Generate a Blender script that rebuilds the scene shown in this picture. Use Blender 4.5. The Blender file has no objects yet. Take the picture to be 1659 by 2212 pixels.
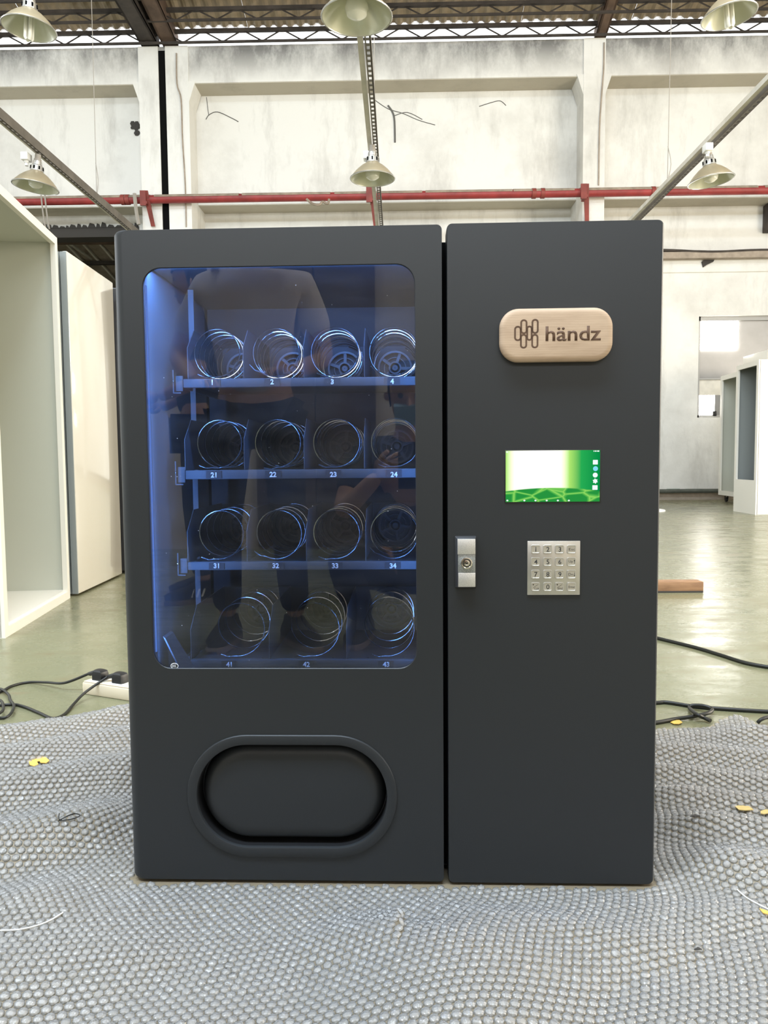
import bpy, bmesh, math, random
import numpy as np
from mathutils import Vector, Matrix

random.seed(7)
SC = bpy.context.scene
COL = SC.collection
PI = math.pi

# ------------------------------------------------------------------ camera
F_PX, IMG_W, IMG_H = 1660.0, 1659.0, 2212.0
CAM = Vector((0.0, 0.0, 0.719))
def cam_axes(yaw, pitch, roll):
    f = Vector((-math.sin(yaw) * math.cos(pitch), math.cos(yaw) * math.cos(pitch), -math.sin(pitch)))
    r = Vector((math.cos(yaw), math.sin(yaw), 0.0))
    u = r.cross(f)
    r2 = r * math.cos(roll) + u * math.sin(roll)
    u2 = -r * math.sin(roll) + u * math.cos(roll)
    return r2, u2, f
MACH_ROT = math.radians(-0.78)
RT, UP, FW = cam_axes(0.0329 + MACH_ROT, 0.0687, -0.0086)
cd = bpy.data.cameras.new('camera')
cam = bpy.data.objects.new('camera', cd)
COL.objects.link(cam)
cam.matrix_world = Matrix(((RT.x, UP.x, -FW.x, CAM.x), (RT.y, UP.y, -FW.y, CAM.y), (RT.z, UP.z, -FW.z, CAM.z), (0, 0, 0, 1)))
cd.sensor_fit = 'VERTICAL'
cd.sensor_height = 36.0
cd.lens = F_PX / IMG_H * 36.0
cd.clip_start = 0.02
cd.clip_end = 200
SC.camera = cam

# ------------------------------------------------------------------ world, light, exposure
vs = SC.view_settings
vs.view_transform = 'Standard'
vs.look = 'None'
vs.gamma = 1.0
vs.use_curve_mapping = False
vs.exposure = 0.0
wd = bpy.data.worlds.new('world')
SC.world = wd
wd.use_nodes = True
bg = wd.node_tree.nodes['Background']
bg.inputs[0].default_value = (0.86, 0.93, 1.0, 1)
bg.inputs[1].default_value = 3.0

def area(name, loc, target, sx, sy, power, color):
    l = bpy.data.lights.new(name, 'AREA')
    l.shape = 'RECTANGLE'
    l.size, l.size_y = sx, sy
    l.energy = power
    l.color = color
    o = bpy.data.objects.new(name, l)
    COL.objects.link(o)
    o.location = loc
    o.rotation_euler = (Vector(target) - Vector(loc)).to_track_quat('-Z', 'Y').to_euler()
    return o
# daylight falling through the roof lights and the tall side windows of the hall, plus an added rear fill
area('roof_light_daylight', (0.5, 4.6, 9.3), (0.5, 4.6, 0), 12.0, 1.9, 260, (1.0, 0.86, 0.66))
area('rear_roof_light_daylight', (-2.0, -1.2, 9.7), (-2.0, -1.2, 0), 9.0, 1.9, 1850, (0.70, 0.85, 1.0))
area('right_window_daylight', (9.6, 3.2, 2.9), (0, 3.2, 1.4), 6.4, 3.4, 1000, (1.0, 0.86, 0.66))
area('left_window_daylight', (-11.6, 5.0, 4.0), (0, 5.0, 2.0), 6.0, 3.0, 110, (0.95, 0.97, 1.0))
area('added_rear_fill', (-1.0, -10.9, 6.2), (-1.0, 0, 5.2), 14.0, 3.0, 1500, (0.92, 0.96, 1.0))  # fill added to brighten the back wall, no known window there

# ------------------------------------------------------------------ pixel helpers (photograph frame -> points of the place)
def ray(px, py):
    return FW + RT * ((px - 829.5) / F_PX) + UP * ((1106.0 - py) / F_PX)
def P(px, py, Y):
    d = ray(px, py)
    return CAM + d * (Y / d.y)
def PZ(px, py, z=0.0):
    d = ray(px, py)
    return CAM + d * ((z - CAM.z) / d.z)
RM = Matrix.Rotation(MACH_ROT, 3, 'Z')
M_LOC = CAM - RM @ Vector((0.4697, -1.248, 0.7069))
def M(px, py, y=0.0):
    d = RM.transposed() @ ray(px, py)
    c = Vector((0.4697, -1.248, 0.7069))
    return c + d * ((y - c.y) / d.y)
def mworld(v):
    return RM @ Vector(v) + M_LOC

# ------------------------------------------------------------------ materials
MATS = {}
def nodes_of(name):
    m = bpy.data.materials.new(name)
    m.use_nodes = True
    nt = m.node_tree
    return m, nt, nt.nodes['Principled BSDF']
def N(nt, typ, **kw):
    n = nt.nodes.new(typ)
    for k, v in kw.items():
        setattr(n, k, v)
    return n
def coords(nt, scale=(1, 1, 1), kind='Object'):
    tc = N(nt, 'ShaderNodeTexCoord')
    mp = N(nt, 'ShaderNodeMapping')
    mp.inputs['Scale'].default_value = scale
    nt.links.new(tc.outputs[kind], mp.inputs['Vector'])
    return mp.outputs['Vector']
def noise(nt, vec, scale, detail=4, rough=0.55):
    n = N(nt, 'ShaderNodeTexNoise')
    n.inputs['Scale'].default_value = scale
    n.inputs['Detail'].default_value = detail
    n.inputs['Roughness'].default_value = rough
    nt.links.new(vec, n.inputs['Vector'])
    return n.outputs['Fac']
def ramp(nt, fac, stops):
    r = N(nt, 'ShaderNodeValToRGB')
    e = r.color_ramp.elements
    while len(e) < len(stops):
        e.new(0.5)
    for i, (p, c) in enumerate(stops):
        e[i].position = p
        e[i].color = (c[0], c[1], c[2], 1) if len(c) == 3 else c
    nt.links.new(fac, r.inputs['Fac'])
    return r.outputs['Color']
def mixc(nt, fac, a, b, mode='MIX'):
    n = N(nt, 'ShaderNodeMix', data_type='RGBA', blend_type=mode)
    for sock, v in ((n.inputs[0], fac), (n.inputs[6], a), (n.inputs[7], b)):
        if hasattr(v, 'is_linked') or hasattr(v, 'links'):
            nt.links.new(v, sock)
        elif isinstance(v, (int, float)):
            sock.default_value = v
        else:
            sock.default_value = (v[0], v[1], v[2], 1)
    return n.outputs[2]
def bump(nt, bs, h, strength, dist=0.01):
    b = N(nt, 'ShaderNodeBump')
    b.inputs['Strength'].default_value = strength
    b.inputs['Distance'].default_value = dist
    nt.links.new(h, b.inputs['Height'])
    nt.links.new(b.outputs['Normal'], bs.inputs['Normal'])
def mat(name, col, rough=0.5, metal=0.0, var=0.0, vscale=8.0, spec=0.5, bumpy=0.0, bscale=60.0, coat=0.0):
    if name in MATS:
        return MATS[name]
    m, nt, bs = nodes_of(name)
    bs.inputs['Base Color'].default_value = (*col, 1)
    bs.inputs['Roughness'].default_value = rough
    bs.inputs['Metallic'].default_value = metal
    bs.inputs['Specular IOR Level'].default_value = spec
    bs.inputs['Coat Weight'].default_value = coat
    bs.inputs['Coat Roughness'].default_value = 0.06
    v = coords(nt)
    if var > 0:
        f = noise(nt, v, vscale)
        lo = [max(0, c * (1 - var)) for c in col]
        hi = [min(1, c * (1 + var)) for c in col]
        nt.links.new(ramp(nt, f, [(0.3, lo), (0.7, hi)]), bs.inputs['Base Color'])
    if bumpy > 0:
        bump(nt, bs, noise(nt, v, bscale, 3), bumpy, 0.002)
    MATS[name] = m
    return m
def emit(name, col, strength):
    m = bpy.data.materials.new(name)
    m.use_nodes = True
    nt = m.node_tree
    nt.nodes.remove(nt.nodes['Principled BSDF'])
    e = N(nt, 'ShaderNodeEmission')
    e.inputs[0].default_value = (*col, 1)
    e.inputs[1].default_value = strength
    nt.links.new(e.outputs[0], nt.nodes['Material Output'].inputs[0])
    MATS[name] = m
    return m

def m_plaster(name, base, dirt, amount, top_dirt=None):
    m, nt, bs = nodes_of(name)
    v = coords(nt)
    a = noise(nt, v, 0.55, 6, 0.65)
    b = noise(nt, coords(nt, (1, 1, 0.25)), 2.6, 6, 0.7)
    c1 = mixc(nt, ramp(nt, a, [(0.46, (0, 0, 0)), (0.72, (amount,) * 3)]), base, dirt)
    c2 = mixc(nt, ramp(nt, b, [(0.52, (0, 0, 0)), (0.78, (amount * 0.8,) * 3)]), c1, [d * 0.8 for d in dirt])
    if top_dirt:
        # soot streaks that run down from the leaking eaves
        sx = N(nt, 'ShaderNodeSeparateXYZ')
        tc = N(nt, 'ShaderNodeTexCoord')
        nt.links.new(tc.outputs['Object'], sx.inputs[0])
        mr = N(nt, 'ShaderNodeMapRange')
        mr.inputs[1].default_value, mr.inputs[2].default_value = top_dirt
        nt.links.new(sx.outputs['Z'], mr.inputs[0])
        st = noise(nt, coords(nt, (1, 1, 0.5)), 1.7, 7, 0.72)
        k = N(nt, 'ShaderNodeMath', operation='MULTIPLY')
        nt.links.new(mr.outputs[0], k.inputs[0])
        nt.links.new(ramp(nt, st, [(0.30, (0, 0, 0)), (0.58, (1.0,) * 3)]), k.inputs[1])
        c2 = mixc(nt, k.outputs[0], c2, (0.20, 0.195, 0.185))
    nt.links.new(c2, bs.inputs['Base Color'])
    bs.inputs['Roughness'].default_value = 0.9
    bs.inputs['Specular IOR Level'].default_value = 0.15
    bump(nt, bs, noise(nt, v, 9, 6, 0.65), 0.25, 0.02)
    MATS[name] = m
    return m
m_plaster('plaster', (0.78, 0.765, 0.72), (0.46, 0.44, 0.40), 0.7)
m_plaster('plaster_beam', (0.78, 0.765, 0.72), (0.45, 0.43, 0.40), 0.8, (6.48, 6.95))
m_plaster('plaster_warm', (0.78, 0.745, 0.67), (0.45, 0.42, 0.38), 0.65)
m_plaster('soffit_tan', (0.50, 0.46, 0.38), (0.38, 0.34, 0.28), 0.5)  # darker tan than the walls, laid on the undersides
m_plaster('rear_wall_paint', (0.55, 0.47, 0.38), (0.40, 0.33, 0.26), 0.5)

def m_floor():
    m, nt, bs = nodes_of('floor_paint')
    v = coords(nt)
    big = noise(nt, v, 0.8, 6, 0.6)
    fine = noise(nt, coords(nt, (1, 3, 1)), 2.4, 8, 0.7)
    spots = noise(nt, v, 14, 3, 0.6)
    base = ramp(nt, big, [(0.3, (0.15, 0.153, 0.085)), (0.7, (0.225, 0.213, 0.125))])
    c = mixc(nt, ramp(nt, fine, [(0.56, (0, 0, 0)), (0.70, (0.75,) * 3)]), base, (0.19, 0.135, 0.075))
    c = mixc(nt, ramp(nt, spots, [(0.70, (0, 0, 0)), (0.76, (0.5,) * 3)]), c, (0.10, 0.09, 0.06))
    nt.links.new(c, bs.inputs['Base Color'])
    nt.links.new(ramp(nt, fine, [(0.35, (0.17,) * 3), (0.7, (0.42,) * 3)]), bs.inputs['Roughness'])
    bs.inputs['Specular IOR Level'].default_value = 0.5
    bump(nt, bs, noise(nt, coords(nt, (1, 0.8, 1)), 11, 5, 0.6), 0.22, 0.008)
    MATS['floor_paint'] = m
m_floor()

def m_powder():
    m, nt, bs = nodes_of('anthracite_powder_coat')
    bs.inputs['Base Color'].default_value = (0.022, 0.0243, 0.027, 1)
    bs.inputs['Roughness'].default_value = 0.42
    bs.inputs['Specular IOR Level'].default_value = 0.38
    bump(nt, bs, noise(nt, coords(nt), 900, 2), 0.06, 0.0006)
    MATS['anthracite_powder_coat'] = m
m_powder()

def m_glass():
    m = bpy.data.materials.new('window_glass')
    m.use_nodes = True
    nt = m.node_tree
    nt.nodes.remove(nt.nodes['Principled BSDF'])
    fr = N(nt, 'ShaderNodeFresnel')
    fr.inputs['IOR'].default_value = 1.82
    tr = N(nt, 'ShaderNodeBsdfTransparent')
    tr.inputs[0].default_value = (0.93, 0.95, 0.97, 1)
    gl = N(nt, 'ShaderNodeBsdfGlossy')
    gl.inputs['Roughness'].default_value = 0.0
    mx = N(nt, 'ShaderNodeMixShader')
    nt.links.new(fr.outputs[0], mx.inputs[0])
    nt.links.new(tr.outputs[0], mx.inputs[1])
    nt.links.new(gl.outputs[0], mx.inputs[2])
    # dust specks and a thin smeared film
    d1 = N(nt, 'ShaderNodeBsdfDiffuse')
    d1.inputs[0].default_value = (0.4, 0.41, 0.42, 1)
    d2 = N(nt, 'ShaderNodeBsdfTranslucent')
    d2.inputs[0].default_value = (0.5, 0.5, 0.5, 1)
    df = N(nt, 'ShaderNodeAddShader')
    nt.links.new(d1.outputs[0], df.inputs[0])
    nt.links.new(d2.outputs[0], df.inputs[1])
    v = coords(nt)
    sp = N(nt, 'ShaderNodeTexVoronoi')
    sp.inputs['Scale'].default_value = 95
    nt.links.new(v, sp.inputs['Vector'])
    dots = ramp(nt, sp.outputs['Distance'], [(0.05, (0.9,) * 3), (0.085, (0, 0, 0))])
    gate = ramp(nt, noise(nt, v, 19, 3), [(0.54, (0, 0, 0)), (0.62, (1, 1, 1))])
    k = N(nt, 'ShaderNodeMath', operation='MULTIPLY')
    nt.links.new(dots, k.inputs[0])
    nt.links.new(gate, k.inputs[1])
    film = ramp(nt, noise(nt, coords(nt, (1, 1, 4)), 5, 6, 0.7), [(0.40, (0.010,) * 3), (0.75, (0.045,) * 3)])
    ad = N(nt, 'ShaderNodeMath', operation='ADD', use_clamp=True)
    nt.links.new(k.outputs[0], ad.inputs[0])
    nt.links.new(film, ad.inputs[1])
    m2 = N(nt, 'ShaderNodeMixShader')
    nt.links.new(ad.outputs[0], m2.inputs[0])
    nt.links.new(mx.outputs[0], m2.inputs[1])
    nt.links.new(df.outputs[0], m2.inputs[2])
    nt.links.new(m2.outputs[0], nt.nodes['Material Output'].inputs[0])
    MATS['window_glass'] = m
m_glass()

def m_bubble(name, milky, col, rough, bstr):
    # clear thin polythene: mostly see-through, a little milky, glossy at the rims and creases
    m = bpy.data.materials.new(name)
    m.use_nodes = True
    nt = m.node_tree
    nt.nodes.remove(nt.nodes['Principled BSDF'])
    v = coords(nt)
    b = N(nt, 'ShaderNodeBump')
    b.inputs['Strength'].default_value = bstr
    b.inputs['Distance'].default_value = 0.003
    nt.links.new(noise(nt, v, 260, 2), b.inputs['Height'])
    tr = N(nt, 'ShaderNodeBsdfTransparent')
    df = N(nt, 'ShaderNodeBsdfDiffuse')
    df.inputs[0].default_value = (*col, 1)
    tl = N(nt, 'ShaderNodeBsdfTranslucent')
    tl.inputs[0].default_value = (*col, 1)
    gl = N(nt, 'ShaderNodeBsdfGlossy')
    gl.inputs['Roughness'].default_value = rough
    for n in (df, tl, gl):
        nt.links.new(b.outputs['Normal'], n.inputs['Normal'])
    fr = N(nt, 'ShaderNodeFresnel')
    fr.inputs['IOR'].default_value = 1.75
    nt.links.new(b.outputs['Normal'], fr.inputs['Normal'])
    m0 = N(nt, 'ShaderNodeMixShader')
    m0.inputs[0].default_value = 0.3
    nt.links.new(df.outputs[0], m0.inputs[1])
    nt.links.new(tl.outputs[0], m0.inputs[2])
    m1 = N(nt, 'ShaderNodeMixShader')
    m1.inputs[0].default_value = milky
    nt.links.new(tr.outputs[0], m1.inputs[1])
    nt.links.new(m0.outputs[0], m1.inputs[2])
    m2 = N(nt, 'ShaderNodeMixShader')
    nt.links.new(fr.outputs[0], m2.inputs[0])
    nt.links.new(m1.outputs[0], m2.inputs[1])
    nt.links.new(gl.outputs[0], m2.inputs[2])
    nt.links.new(m2.outputs[0], nt.nodes['Material Output'].inputs[0])
    MATS[name] = m
m_bubble('bubble_film', 0.33, (0.88, 0.88, 0.88), 0.10, 0.85)
m_bubble('base_film', 0.58, (0.52, 0.42, 0.29), 0.2, 0.3)  # brown tint stands in for warm light as well as dust on clear film

def m_wood(name, light, dark, scale, axis=(1, 1, 1)):
    m, nt, bs = nodes_of(name)
    v = coords(nt, axis)
    n1 = noise(nt, v, scale, 6, 0.6)
    w = N(nt, 'ShaderNodeTexWave', wave_type='BANDS', bands_direction='Z')
    w.inputs['Scale'].default_value = scale * 1.3
    w.inputs['Distortion'].default_value = 5
    w.inputs['Detail'].default_value = 3
    nt.links.new(v, w.inputs['Vector'])
    c = mixc(nt, 0.22, ramp(nt, n1, [(0.3, dark), (0.65, light)]), ramp(nt, w.outputs['Fac'], [(0.0, dark), (0.5, light), (1.0, light)]))
    nt.links.new(c, bs.inputs['Base Color'])
    bs.inputs['Roughness'].default_value = 0.6
    bump(nt, bs, n1, 0.1, 0.002)
    MATS[name] = m
m_wood('plaque_wood', (0.55, 0.40, 0.275), (0.40, 0.275, 0.18), 7, (1.6, 1, 9))
m_wood('timber', (0.36, 0.20, 0.10), (0.20, 0.10, 0.05), 8, (1, 6, 6))

mat('black_plastic', (0.012, 0.012, 0.013), 0.4)
mat('black_rubber', (0.018, 0.018, 0.017), 0.5, bumpy=0.1)
mat("cable_black", (0.012, 0.012, 0.010), 0.45)
mat('gap_black', (0.004, 0.004, 0.004), 0.9, spec=0.1)
mat('liner_grey', (0.15, 0.165, 0.19), 0.5)
mat('tray_back_lit', (0.08, 0.085, 0.095), 0.5)
mat('liner_dark', (0.035, 0.038, 0.045), 0.55)
mat('tray_grey', (0.075, 0.082, 0.095), 0.5, 0.1)
mat('chrome_wire', (0.55, 0.57, 0.60), 0.22, 1.0)
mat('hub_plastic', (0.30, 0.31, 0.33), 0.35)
mat('brushed_steel', (0.62, 0.60, 0.56), 0.36, 0.85, var=0.08, vscale=30)
mat('sparkle_silver', (0.66, 0.64, 0.61), 0.42, 0.7, var=0.18, vscale=700)
mat('sparkle_grey', (0.30, 0.31, 0.30), 0.5, 0.6, var=0.4, vscale=700)
mat('chrome', (0.8, 0.78, 0.76), 0.12, 1.0)
mat('ink_black', (0.02, 0.02, 0.02), 0.6)
mat('label_white', (0.88, 0.89, 0.9), 0.5)
mat('label_clear', (0.055, 0.06, 0.07), 0.35)
mat('engraved_brown', (0.105, 0.055, 0.03), 0.75, var=0.25, vscale=90)
mat('white_gloss', (0.64, 0.60, 0.52), 0.10, coat=0.6)
mat('white_satin', (0.80, 0.775, 0.70), 0.32)
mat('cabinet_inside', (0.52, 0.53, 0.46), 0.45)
mat('grey_edge', (0.27, 0.29, 0.28), 0.3)
mat('dark_cabinet', (0.03, 0.03, 0.032), 0.22)
mat('steel_dark', (0.055, 0.045, 0.038), 0.7, 0.3, var=0.4, vscale=4)
mat('steel_brown', (0.13, 0.085, 0.06), 0.7, 0.2, var=0.35, vscale=4)
mat('roof_sheet_grey', (0.32, 0.255, 0.175), 0.6, 0.2, var=0.35, vscale=2.2)
mat('red_pipe', (0.26, 0.03, 0.028), 0.5, var=0.3, vscale=5)
mat('pipe_dust', (0.30, 0.24, 0.18), 0.9, var=0.3, vscale=9)
mat('rust_red', (0.20, 0.035, 0.025), 0.6, var=0.3, vscale=6)
mat('lamp_shade', (0.40, 0.345, 0.235), 0.35, 0.25, var=0.12, vscale=6)
mat('lamp_inside', (0.62, 0.62, 0.50), 0.25, 0.3)
mat('bulb_white', (0.85, 0.84, 0.76), 0.2)
mat('aluminium', (0.58, 0.57, 0.54), 0.3, 0.8)
mat('rail_white', (0.66, 0.62, 0.54), 0.55, var=0.1)
mat('rail_dark', (0.17, 0.15, 0.125), 0.6, 0.3, var=0.2)
mat('wire_grey', (0.32, 0.29, 0.25), 0.7)
mat('matte_dark', (0.05, 0.045, 0.04), 0.9)
mat('crack_grey', (0.13, 0.125, 0.115), 0.95)
mat('base_pipe', (0.07, 0.075, 0.06), 0.6, var=0.3)
mat('green_paint', (0.06, 0.19, 0.11), 0.6, var=0.3, vscale=9)
mat('conduit', (0.34, 0.28, 0.22), 0.7, var=0.2)
mat('scrap_yellow', (0.72, 0.46, 0.10), 0.6, var=0.1, vscale=40)
mat('scrap_pale', (0.62, 0.46, 0.18), 0.6, var=0.1, vscale=40)
mat('beige_plastic', (0.74, 0.64, 0.48), 0.4)
mat('socket_white', (0.82, 0.80, 0.75), 0.35)
mat('white_plastic', (0.85, 0.85, 0.83), 0.35)
mat('skin', (0.50, 0.30, 0.21), 0.5)
mat('hair', (0.012, 0.010, 0.009), 0.5)
mat('shirt_beige', (0.62, 0.54, 0.48), 0.85)
mat('shirt_black', (0.02, 0.02, 0.022), 0.85)
mat('shirt_navy', (0.035, 0.04, 0.07), 0.85)
mat('trousers_black', (0.012, 0.012, 0.013), 0.8)
mat('trousers_grey', (0.10, 0.10, 0.105), 0.85)
mat('shoe_black', (0.018, 0.017, 0.017), 0.6)
mat('sole_pale', (0.28, 0.23, 0.19), 0.6)
mat('mask_blue', (0.25, 0.38, 0.45), 0.8)
mat('door_brown', (0.075, 0.05, 0.036), 0.5, var=0.2, vscale=3)
mat('window_grey', (0.27, 0.265, 0.26), 0.25, var=0.15, vscale=1.5)
mat('window_frame', (0.36, 0.35, 0.33), 0.5)

def m_translucent():
    m = bpy.data.materials.new('translucent_sheet')
    m.use_nodes = True
    nt = m.node_tree
    nt.nodes.remove(nt.nodes['Principled BSDF'])
    t = N(nt, 'ShaderNodeBsdfTranslucent')
    c = ramp(nt, noise(nt, coords(nt, (1, 1, 0.3)), 1.6, 6, 0.7), [(0.35, (0.62, 0.50, 0.40)), (0.55, (0.95, 0.93, 0.9))])
    nt.links.new(c, t.inputs[0])
    nt.links.new(t.outputs[0], nt.nodes['Material Output'].inputs[0])
    MATS['translucent_sheet'] = m
m_translucent()
emit('led_blue', (0.10, 0.28, 1.0), 0.6)

def m_screen(x0, x1, z0, z1):
    m = bpy.data.materials.new('screen_picture')
    m.use_nodes = True
    nt = m.node_tree
    nt.nodes.remove(nt.nodes['Principled BSDF'])
    tc = N(nt, 'ShaderNodeTexCoord')
    sx = N(nt, 'ShaderNodeSeparateXYZ')
    nt.links.new(tc.outputs['Object'], sx.inputs[0])
    def mr(sock, a, b):
        r = N(nt, 'ShaderNodeMapRange')
        r.inputs[1].default_value, r.inputs[2].default_value = a, b
        nt.links.new(sock, r.inputs[0])
        return r.outputs[0]
    u, v = mr(sx.outputs['X'], x0, x1), mr(sx.outputs['Z'], z0, z1)
    def math_(op, a, b):
        n = N(nt, 'ShaderNodeMath', operation=op)
        for i, s in enumerate((a, b)):
            if isinstance(s, (int, float)):
                n.inputs[i].default_value = s
            else:
                nt.links.new(s, n.inputs[i])
        return n.outputs[0]
    # picture of a lit leaf: a white glow left of the middle, green around it, veined leaf along the bottom
    du = math_('MULTIPLY', math_('SUBTRACT', u, 0.34), 1.0)
    glow = ramp(nt, math_('ABSOLUTE', du, 0), [(0.0, (1.5, 1.5, 1.4)), (0.25, (1.3, 1.4, 1.0)), (0.34, (0.42, 0.80, 0.16)), (0.46, (0.02, 0.42, 0.09)), (0.66, (0.0, 0.27, 0.06))])
    vo = N(nt, 'ShaderNodeTexVoronoi', feature='DISTANCE_TO_EDGE')
    vo.inputs['Scale'].default_value = 44
    nt.links.new(coords(nt, (0.75, 1, 1.6)), vo.inputs['Vector'])
    leaf = ramp(nt, vo.outputs['Distance'], [(0.0, (0.30, 0.72, 0.13)), (0.06, (0.10, 0.50, 0.08)), (0.13, (0.02, 0.30, 0.05))])
    arc = math_('SUBTRACT', 0.285, math_('MULTIPLY', math_('POWER', math_('SUBTRACT', u, 0.48), 2), 0.28))
    below = ramp(nt, math_('SUBTRACT', arc, v), [(0.0, (0, 0, 0)), (0.02, (1, 1, 1))])
    c = mixc(nt, below, glow, leaf)
    e = N(nt, 'ShaderNodeEmission')
    nt.links.new(c, e.inputs[0])
    e.inputs[1].default_value = 1.0
    nt.links.new(e.outputs[0], nt.nodes['Material Output'].inputs[0])
    MATS['screen_picture'] = m
emit('icon_white', (0.9, 1.0, 1.0), 1.0)
emit('icon_blue', (0.25, 0.75, 0.95), 1.0)

# ------------------------------------------------------------------ mesh builder
class MB:
    def __init__(s):
        s.v, s.f = [], []
    def add(s, v, f):
        o = len(s.v)
        s.v += [tuple(p) for p in v]
        s.f += [tuple(i + o for i in q) for q in f]
        return s
    def box(s, a, b):
        x0, y0, z0 = a
        x1, y1, z1 = b
        return s.add([(x0, y0, z0), (x1, y0, z0), (x1, y1, z0), (x0, y1, z0), (x0, y0, z1), (x1, y0, z1), (x1, y1, z1), (x0, y1, z1)],
                     [(0, 3, 2, 1), (4, 5, 6, 7), (0, 1, 5, 4), (1, 2, 6, 5), (2, 3, 7, 6), (3, 0, 4, 7)])
    def cbox(s, a, b, c=0.003):
        # box with chamfered edges
        bm = bmesh.new()
        t = MB().box(a, b)
        vs_ = [bm.verts.new(p) for p in t.v]
        for q in t.f:
            bm.faces.new([vs_[i] for i in q])
        bmesh.ops.bevel(bm, geom=bm.edges[:], offset=c, segments=2, affect='EDGES', profile=0.5)
        bm.verts.index_update()
        s.add([p.co[:] for p in bm.verts], [[q.index for q in f.verts] for f in bm.faces])
        bm.free()
        return s
    def tube(s, pts, r, seg=8, caps=True, closed=False):
        pts = [Vector(p) for p in pts]
        n = len(pts)
        rs = r if isinstance(r, (list, tuple)) else [r] * n
        up = None
        vs_, fs = [], []
        for i, p in enumerate(pts):
            a = pts[(i - 1) % n] if (closed or i > 0) else p
            b = pts[(i + 1) % n] if (closed or i < n - 1) else p
            t = (b - a).normalized()
            if up is None:
                up = t.orthogonal().normalized()
            else:
                up = (up - t * up.dot(t))
                up = up.normalized() if up.length > 1e-6 else t.orthogonal().normalized()
            q = t.cross(up)
            for k in range(seg):
                an = 2 * PI * k / seg
                vs_.append(p + (up * math.cos(an) + q * math.sin(an)) * rs[i])
        for i in range(n if closed else n - 1):
            for k in range(seg):
                a, b = i * seg + k, i * seg + (k + 1) % seg
                c, d = ((i + 1) % n) * seg + (k + 1) % seg, ((i + 1) % n) * seg + k
                fs.append((a, b, c, d))
        if caps and not closed:
            fs.append(tuple(range(seg))[::-1])
            fs.append(tuple(range((n - 1) * seg, n * seg)))
        return s.add(vs_, fs)
    def bar(s, a, b, w, h):
        # rectangular bar from a to b, w sideways, h upright
        a, b = Vector(a), Vector(b)
        t = (b - a).normalized()
        side = t.cross(Vector((0, 0, 1)))
        side = side.normalized() if side.length > 1e-4 else Vector((1, 0, 0))
        upv = side.cross(t)
        v = [p + side * (sx * w / 2) + upv * (sz * h / 2) for p in (a, b) for sx, sz in ((-1, -1), (1, -1), (1, 1), (-1, 1))]
        return s.add(v, [(0, 3, 2, 1), (4, 5, 6, 7), (0, 1, 5, 4), (1, 2, 6, 5), (2, 3, 7, 6), (3, 0, 4, 7)][:0] + [(0, 1, 2, 3), (7, 6, 5, 4), (0, 4, 5, 1), (1, 5, 6, 2), (2, 6, 7, 3), (3, 7, 4, 0)])
    def lathe(s, prof, seg=24, c=(0, 0, 0), axis='Z'):
        n = len(prof)
        vs_, fs = [], []
        for r, h in prof:
            for k in range(seg):
                a = 2 * PI * k / seg
                p = (r * math.cos(a), r * math.sin(a), h) if axis == 'Z' else (r * math.cos(a), h, r * math.sin(a))
                vs_.append((c[0] + p[0], c[1] + p[1], c[2] + p[2]))
        for i in range(n - 1):
            for k in range(seg):
                fs.append((i * seg + k, i * seg + (k + 1) % seg, (i + 1) * seg + (k + 1) % seg, (i + 1) * seg + k))
        return s.add(vs_, fs)
    def loft(s, loops, cap0=False, cap1=False):
        n = len(loops[0])
        vs_, fs = [], []
        for lp in loops:
            vs_ += list(lp)
        for i in range(len(loops) - 1):
            for k in range(n):
                fs.append((i * n + k, i * n + (k + 1) % n, (i + 1) * n + (k + 1) % n, (i + 1) * n + k))
        if cap0:
            fs.append(tuple(range(n))[::-1])
        if cap1:
            fs.append(tuple(range((len(loops) - 1) * n, len(loops) * n)))
        return s.add(vs_, fs)
    def prism(s, poly, d):
        # poly: 3-D planar points, d: thickness vector
        d = Vector(d)
        n = len(poly)
        v = [Vector(p) for p in poly] + [Vector(p) + d for p in poly]
        f = [tuple(range(n))[::-1], tuple(range(n, 2 * n))] + [(i, (i + 1) % n, n + (i + 1) % n, n + i) for i in range(n)]
        return s.add(v, f)
    def mesh(s, name, smooth=None):
        me = bpy.data.meshes.new(name)
        me.from_pydata(s.v, [], s.f)
        bm = bmesh.new()
        bm.from_mesh(me)
        bmesh.ops.recalc_face_normals(bm, faces=bm.faces[:])
        bm.to_mesh(me)
        bm.free()
        if smooth is not None:
            me.shade_smooth()
            me.set_sharp_from_angle(angle=math.radians(smooth))
        me.update()
        return me

def link(name, data, parent=None, loc=None, rotz=None):
    o = bpy.data.objects.new(name, data)
    COL.objects.link(o)
    if parent is not None:
        o.parent = parent
    if loc is not None:
        o.location = loc
    if rotz is not None:
        o.rotation_euler = (0, 0, rotz)
    return o
def ob(name, mb, material, parent=None, smooth=35, loc=None, rotz=None):
    me = mb.mesh(name, smooth) if isinstance(mb, MB) else mb
    if not me.materials:
        me.materials.append(MATS[material])
    return link(name, me, parent, loc, rotz)
def tag(o, label, cat, group=None):
    o['label'] = label
    o['category'] = cat
    if group:
        o['group'] = group
    return o
def thing(name, label, cat, loc=(0, 0, 0), rotz=0.0, group=None):
    return tag(link(name, None, None, loc, rotz), label, cat, group)
def struct(o, label=None):
    o['kind'] = 'structure'
    if label:
        o['label'] = label
    return o
def rr(cx, cz, w, h, r, n=8):
    pts = []
    for (sx, sz, a0) in ((1, 1, 0), (-1, 1, 90), (-1, -1, 180), (1, -1, 270)):
        for k in range(n + 1):
            a = math.radians(a0 + 90 * k / n)
            pts.append((cx + sx * (w / 2 - r) + r * math.cos(a), cz + sz * (h / 2 - r) + r * math.sin(a)))
    return pts
def at_y(loop, y):
    return [(x, y, z) for x, z in loop]
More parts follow.
